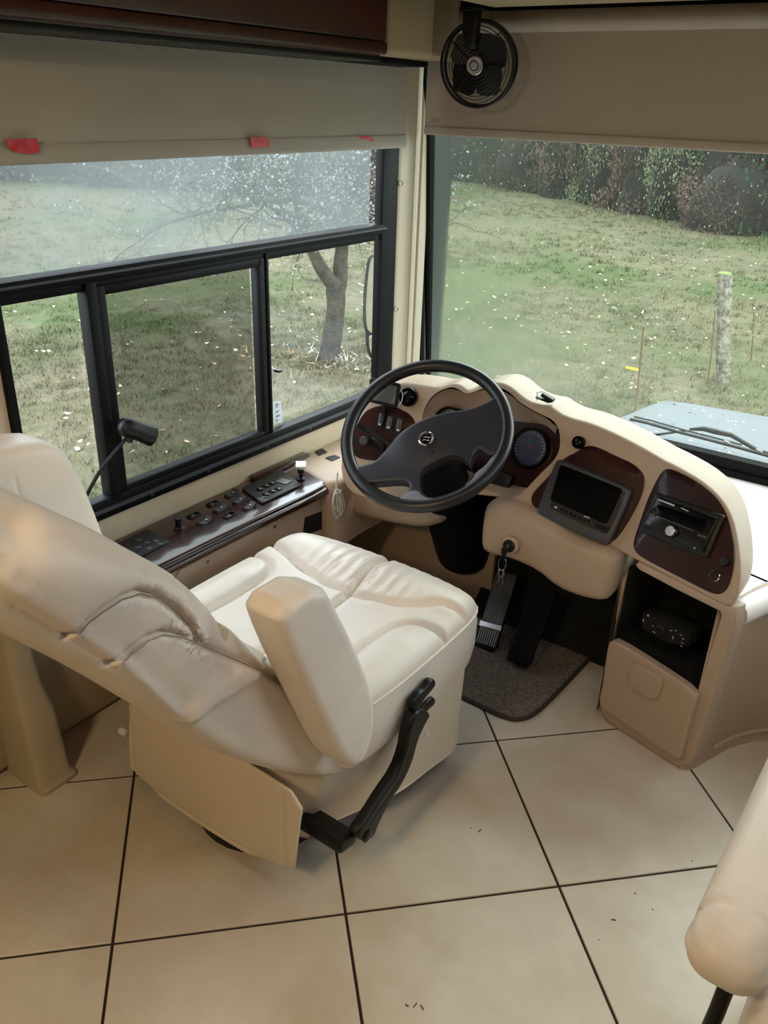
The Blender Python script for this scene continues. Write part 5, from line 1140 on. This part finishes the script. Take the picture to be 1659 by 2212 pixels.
# litter of fallen twigs and weeds around the trunk
b = MB(); rng = random.Random(8)
for k in range(420):
    a = rng.uniform(0, 6.28); d = abs(rng.gauss(0, 0.42))+0.06; p = Vector((TB[0]+d*math.cos(a)*1.3, TB[1]+d*math.sin(a)*0.9, GZ+0.02))
    e = Vector((rng.uniform(-1, 1), rng.uniform(-1, 1), rng.uniform(0, 0.8))).normalized()*rng.uniform(0.05, 0.16); s = e.cross(Vector((0, 0, 1))).normalized()*rng.uniform(0.003, 0.012)
    b.add([p-s, p+s, p+e], [(0, 1, 2)], (BARK, BLADE, LEAFY)[k % 3])
tag(b.build('tree_litter', kind='stuff'), 'ring of dead twigs and weeds round the foot of the apple tree', 'litter')

# ------------------------------------------------------------------ fence posts and stakes
OLDW = mat('weathered_post_wood', srgb(128, 122, 110), 0.95, bump=(40, 1.0, 0.012), vary=0.6, vscale=20, detail=8, col2=srgb(62, 58, 48))
STKW = mat('stake_wood', srgb(98, 74, 56), 0.9, vary=0.4, vscale=20)
MOSS = mat('moss', srgb(96, 110, 50), 1.0)
PQ = [(-2.049,9.245,-0.965),(-2.169,9.22,-0.341),(-2.252,9.203,0.154)]
b = MB(); base = Vector(PQ[0]); tp = Vector(PQ[2]); n = 10; pts = []; 
fp = thing('fence_post', 'thick weathered grey fence post with a mossy top in the lawn', 'post', tuple(base))
loops = []; rng = random.Random(2); ph = [rng.uniform(0.88, 1.1) for _ in range(14)]
for i in range(n+1):
    t = i/n; c = base+(tp-base)*t+Vector((0, 0, -0.06 if i == 0 else 0)); r = 0.073+0.004*math.sin(t*7)
    loops.append([(c.x+r*ph[k]*math.cos(2*PI*k/14), c.y+r*ph[k]*math.sin(2*PI*k/14), c.z+(0.012*ph[(k*3) % 14] if i == n else 0)) for k in range(14)])
loft(b, loops, OLDW); b.add(loops[-1], [tuple(range(14))], OLDW); b.build('shaft', fp, sharp=35)
b = MB(); b.lathe([(0.066, 0.0), (0.064, 0.014), (0.04, 0.02), (0.001, 0.022)], tp+Vector((0, 0, 0.008)), (0, 0, 1), MOSS, 14); b.build('moss_cap', fp)
STK = (([(-2.416,7.608,-0.983),(-2.471,7.594,-0.127)], 'thin brown stake with a yellow tape flag', 0.010),
       ([(-2.117,8.906,-0.959),(-2.192,8.886,-0.154)], 'thin brown stake leaning just left of the thick fence post', 0.009),
       ([(-2.03,10.333,-0.961),(-2.119,10.31,-0.378)], 'thin short stake to the right of the thick fence post', 0.009))
for i, (p, lab, r) in enumerate(STK):
    t = thing('garden_stake', lab, 'stake', tuple(p[0]), 'thin stakes in the lawn'); a, c = Vector(p[0]), Vector(p[1])
    b = MB(); b.tube([a+Vector((0, 0, -0.05)), a*0.6+c*0.4+Vector((0.004, 0, 0)), c], [r, r*0.95, r*0.85], STKW, 7); b.build('rod', t)
    if i == 0:
        q = [(-2.449,7.6,-0.528),(-2.565,7.57,-0.517)]; u, v = Vector(q[0]), Vector(q[1])
        b = MB(); b.add([u+Vector((0, 0, .011)), v+Vector((0, 0, .011)), v-Vector((0, 0.01, .008)), u-Vector((0, 0, .011))], [(0, 1, 2, 3)], YELLOW); b.build('flag', t, label='yellow tape flag')

# ------------------------------------------------------------------ grey box lid beyond the windshield
HOOD = mat('wet_grey_sheet', srgb(74, 78, 85), 0.6, vary=0.12, vscale=6, bump=(30, 0.15, 0.004), spec=0.3)
gb = thing('storage_box', 'large flat topped grey box, wet with rain, parked just beyond the windshield', 'box', (-0.3, 4.0, GZ))
A_ = [(-1.307, 4.60), (0.9, 4.91), (1.1, 3.25), (-1.55, 3.25)]
b = MB(); b.slab(A_, mpZ(0.155), 0.045, 0.008, HOOD, grid=0.2, rs=3); lid = b.build('lid', gb)
b = MB(); b.slab([(-1.25, 4.50), (0.84, 4.80), (1.03, 3.30), (-1.48, 3.30)], mpZ(GZ), 1.10, 0.0, HOOD, grid=0.5); b.build('box_body', gb)
b = MB(); rng = random.Random(4)
for k in range(240):
    y = rng.uniform(3.4, 4.7); x = rng.uniform(-1.45, 0.4); r = rng.uniform(0.003, 0.008)
    if not inside(np.array([(x, y)]), [(-1.28, 4.56), (0.85, 4.86), (1.05, 3.3), (-1.5, 3.3)])[0]: continue
    b.add([(x+r*math.cos(a), y+r*math.sin(a), 0.2003) for a in [2*PI*i/8 for i in range(8)]]+[(x, y, 0.2003+r*0.5)], [(i, (i+1) % 8, 8) for i in range(8)], RUBBER if k % 3 == 0 else DROP)
b.build('water_drops', lid, kind='stuff')

# ------------------------------------------------------------------ wiper and outside mirror
wp = thing('windshield_wiper', 'long black wiper blade and arm parked across the bottom of the windshield', 'wiper', (-0.6, 2.98, 0.6))
def WY(y, l): return [Vector((x, y, z)) for x, z in l]
bl = WY(2.93, [(-0.936,0.626),(-0.878,0.626),(-0.757,0.619),(-0.642,0.616),(-0.547,0.613),(-0.424,0.607),(-0.306,0.602)])
b = MB(); b.tube(bl, 0.006, RUBBER, 6, flat=1.6); b.tube([p+Vector((0, 0.012, 0.008)) for p in bl[:5]], 0.0035, BLACK, 6); b.box(bl[0], (0.02, 0.014, 0.012), BLACK, 0.003); b.build('blade', wp)
for k, i in enumerate((3, 4)):
    c = (bl[i]+bl[i+1])/2; b = MB(); b.box(c+Vector((0, -0.004, 0.010)), (0.022, 0.006, 0.008), MARK, 0.002, Matrix.Rotation(0.25, 3, 'Y')); b.build('clip', wp, label='pale wiper clip')
ar = WY(2.98, [(-0.74,0.621),(-0.693,0.635),(-0.652,0.634),(-0.596,0.634),(-0.562,0.622),(-0.494,0.599),(-0.343,0.596)])
b = MB(); b.tube(ar, [0.005, 0.010, 0.011, 0.009, 0.008, 0.008, 0.009], BLACK, 8); b.build('arm', wp)
a2 = WY(3.0, [(-0.949,0.526),(-0.89,0.553),(-0.808,0.586),(-0.76,0.605)]); b = MB(); b.tube(a2, 0.005, BLACK, 6); b.build('link_rod', wp)

mrx = thing('side_mirror', 'tall black framed outside mirror with a lower round-cornered pane, seen through the side window', 'mirror', (-2.15, 2.9, 0.5))
MQ_ = [(-1.979,1.105),(-2.066,1.098),(-2.093,1.09),(-2.112,1.071),(-2.12,1.029),(-2.13,0.952),(-2.133,0.865),(-2.129,0.788),(-2.116,0.764),(-2.113,0.72),(-2.104,0.678),(-2.086,0.656),(-2.051,0.651),(-1.96,0.664)]
b = MB(); b.slab(smooth_poly(MQ_, 1), mpY(2.95), 0.10, 0.012, BLACK, grid=0.04, rs=3); hs = b.build('housing', mrx)
MIR = mat('mirror_glass', (0.75, 0.77, 0.76, 1), 0.06, metal=1.0)
for q, lab in (([(-1.976,1.097),(-2.058,1.089),(-2.081,1.079),(-2.092,1.063),(-2.101,1.014),(-2.108,0.938),(-2.111,0.861),(-2.104,0.788),(-2.087,0.769),(-2.048,0.766),(-1.962,0.769)], None), ([(-1.961,0.757),(-2.047,0.754),(-2.091,0.758),(-2.091,0.726),(-2.082,0.688),(-2.067,0.67),(-2.04,0.665),(-1.958,0.677)], None)):
    b = MB(); b.slab(smooth_poly(q, 1), mpY(2.852), 0.004, 0.001, MIR, grid=0.05, rs=2); b.build('mirror_pane', mrx)
b = MB(); b.tube([(-1.95, 2.93, 0.5), (-1.90, 2.95, 0.42), (-1.86, 2.95, 0.40)], 0.02, BLACK, 8); b.build('bracket', mrx)

# ------------------------------------------------------------------ bushes along the far edge of the lawn
def leafmat(name, c1, c2): return mat(name, srgb(*c1), 0.85, vary=0.5, vscale=1.3, detail=6, col2=srgb(*c2), spec=0.2)
KIND = {'dark': (leafmat('dark_evergreen_leaf', (54, 78, 54), (20, 30, 25)), 0.10), 'brown': (leafmat('brown_bramble', (92, 76, 68), (38, 31, 29)), 0.09),
        'pale': (leafmat('pale_ivy_leaf', (124, 130, 98), (50, 60, 44)), 0.09), 'tan': (leafmat('tan_scrub', (120, 106, 90), (60, 50, 44)), 0.10)}
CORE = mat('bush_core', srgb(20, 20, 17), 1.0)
proto = {}
def bush_mesh(kind, seed):
    rng = np.random.default_rng(seed); m, s = KIND[kind]; n = 9000
    d = rng.normal(size=(n, 3)); d /= np.linalg.norm(d, axis=1)[:, None]; d[:, 2] = np.abs(d[:, 2])*1.0
    lump = 1+0.22*np.sin(d[:, 0]*5+seed)*np.sin(d[:, 1]*6+1)+0.15*np.sin(d[:, 2]*9+seed*2)
    P = d*(rng.uniform(0.80, 1.05, n)*lump)[:, None]
    e = rng.normal(size=(n, 3)); e /= np.linalg.norm(e, axis=1)[:, None]; f_ = np.cross(e, rng.normal(size=(n, 3))); f_ /= np.linalg.norm(f_, axis=1)[:, None]
    sz = s*0.24*rng.uniform(0.4, 1.2, n)[:, None]; asp = 0.6 if kind != 'brown' else 0.22
    if kind == 'brown': sz *= 2.0
    V = np.stack([P-e*sz, P+f_*sz*asp, P+e*sz, P-f_*sz*asp], 1).reshape(-1, 3)
    b = MB(); b.v = [tuple(v) for v in V]; b.f = [(4*i, 4*i+1, 4*i+2, 4*i+3) for i in range(n)]; b.m = [0]*n; b.mats = [m]
    return b
def bush(kind, x, y, sx, sz, lab, seed, group=None):
    key = (kind, seed)
    r = thing('bush', lab, 'bush', (x, y, GZ), group)
    if key not in proto:
        o = bush_mesh(kind, seed).build('foliage', r, sharp=180); o.location = (0, 0, 0)
        me = o.data; co = np.zeros(len(me.vertices)*3); me.vertices.foreach_get('co', co); co = co.reshape(-1, 3)+np.array((x, y, GZ)); me.vertices.foreach_set('co', co.ravel()); me.update()
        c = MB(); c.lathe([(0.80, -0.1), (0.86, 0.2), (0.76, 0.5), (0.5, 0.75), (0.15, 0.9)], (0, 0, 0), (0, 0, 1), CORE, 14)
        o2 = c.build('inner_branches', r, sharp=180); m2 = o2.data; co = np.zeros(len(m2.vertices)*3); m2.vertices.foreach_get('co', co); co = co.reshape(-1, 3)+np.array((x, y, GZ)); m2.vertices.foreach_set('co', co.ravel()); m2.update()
        proto[key] = (o, o2)
    else:
        for o in proto[key]:
            c = o.copy(); COL.objects.link(c); c.parent = r
    r.scale = (sx, sx, sz); r.rotation_euler = (0, 0, (x*3.1+y*1.7) % 6.28); return r
B = [('dark', -19.5, 31.5, 3.0, 4.2, 'dim green bush at the fogged left edge of the windshield view', 1), ('dark', -16.2, 30.5, 2.6, 4.6, 'tall dark green bush behind the fogged part of the windshield', 2),
     ('brown', -13.6, 28.8, 2.1, 4.0, 'bare brown bramble bush left in the windshield view, next to the fogged part', 1), ('brown', -11.4, 27.4, 2.0, 3.4, 'bare brown thicket below the middle of the windshield shade', 2),
     ('pale', -9.9, 25.8, 1.3, 2.6, 'pale leaved low bush in the middle of the brambles', 1), ('dark', -10.6, 29.5, 2.4, 5.6, 'tall deep green shrub rising behind the pale leaved bush', 1),
     ('brown', -8.3, 25.2, 1.7, 3.0, 'brown bramble bush just right of the pale leaved bush', 1), ('pale', -7.3, 24.2, 1.2, 2.9, 'pale ivy covered shrub left of the dark evergreens', 2),
     ('dark', -7.4, 27.4, 2.4, 6.0, 'tall dark evergreen behind the pale ivy shrub', 2), ('dark', -5.3, 24.4, 2.3, 5.2, 'large dark evergreen bush at the right edge of the windshield view', 1),
     ('brown', -5.6, 22.6, 1.3, 1.8, 'low brown scrub in front of the large dark evergreen', 2), ('dark', -2.8, 24.0, 2.6, 5.5, 'dark evergreen bush beyond the right edge of the windshield view', 2),
     ('dark', 1.0, 24.5, 3.0, 5.5, 'wide dark evergreen bush past the right edge of the picture', 1),
     ('tan', -18.5, 21.5, 2.4, 3.0, 'tan scrub bush farthest right behind the apple tree', 1), ('brown', -20.6, 20.6, 2.8, 3.4, 'brown scrub behind the apple tree crown', 1), ('brown', -22.8, 19.6, 3.0, 3.2, 'brown scrub left of the apple tree crown', 2),
     ('tan', -26.0, 18.5, 3.0, 2.4, 'tan dry scrub at the far left of the upper side window pane', 1), ('brown', -29, 14.0, 3.4, 2.6, 'brown scrub past the left end of the side window', 1)]
for t in B: bush(t[0], t[1], t[2], t[3], t[4], t[5], t[6])
# tall woodland behind, closing off the sky
for i, (x, y, s, h) in enumerate([(-40, 34, 7, 20), (-31, 38, 7, 15), (-22, 41, 7, 14), (-13, 40, 7, 14), (-4, 37, 7, 14), (5, 35, 7, 13), (-44, 18, 8, 24), (-40, 8, 8, 24), (-38, -4, 8, 22)]):  # last three unseen, added to block sky light through the side window
    lab = 'dark woodland tree mass, number of places from the left: ' 
    bush('dark', x, y, s, h, ('farthest left', 'second from left', 'third from left', 'middle', 'third from right', 'second from right', 'added sky-blocking tall left hand', 'added sky-blocking taller left hand', 'added sky-blocking rearmost left hand')[i]+' dark tree in the row behind the bushes', 1+i % 2, 'tree row behind the bushes')
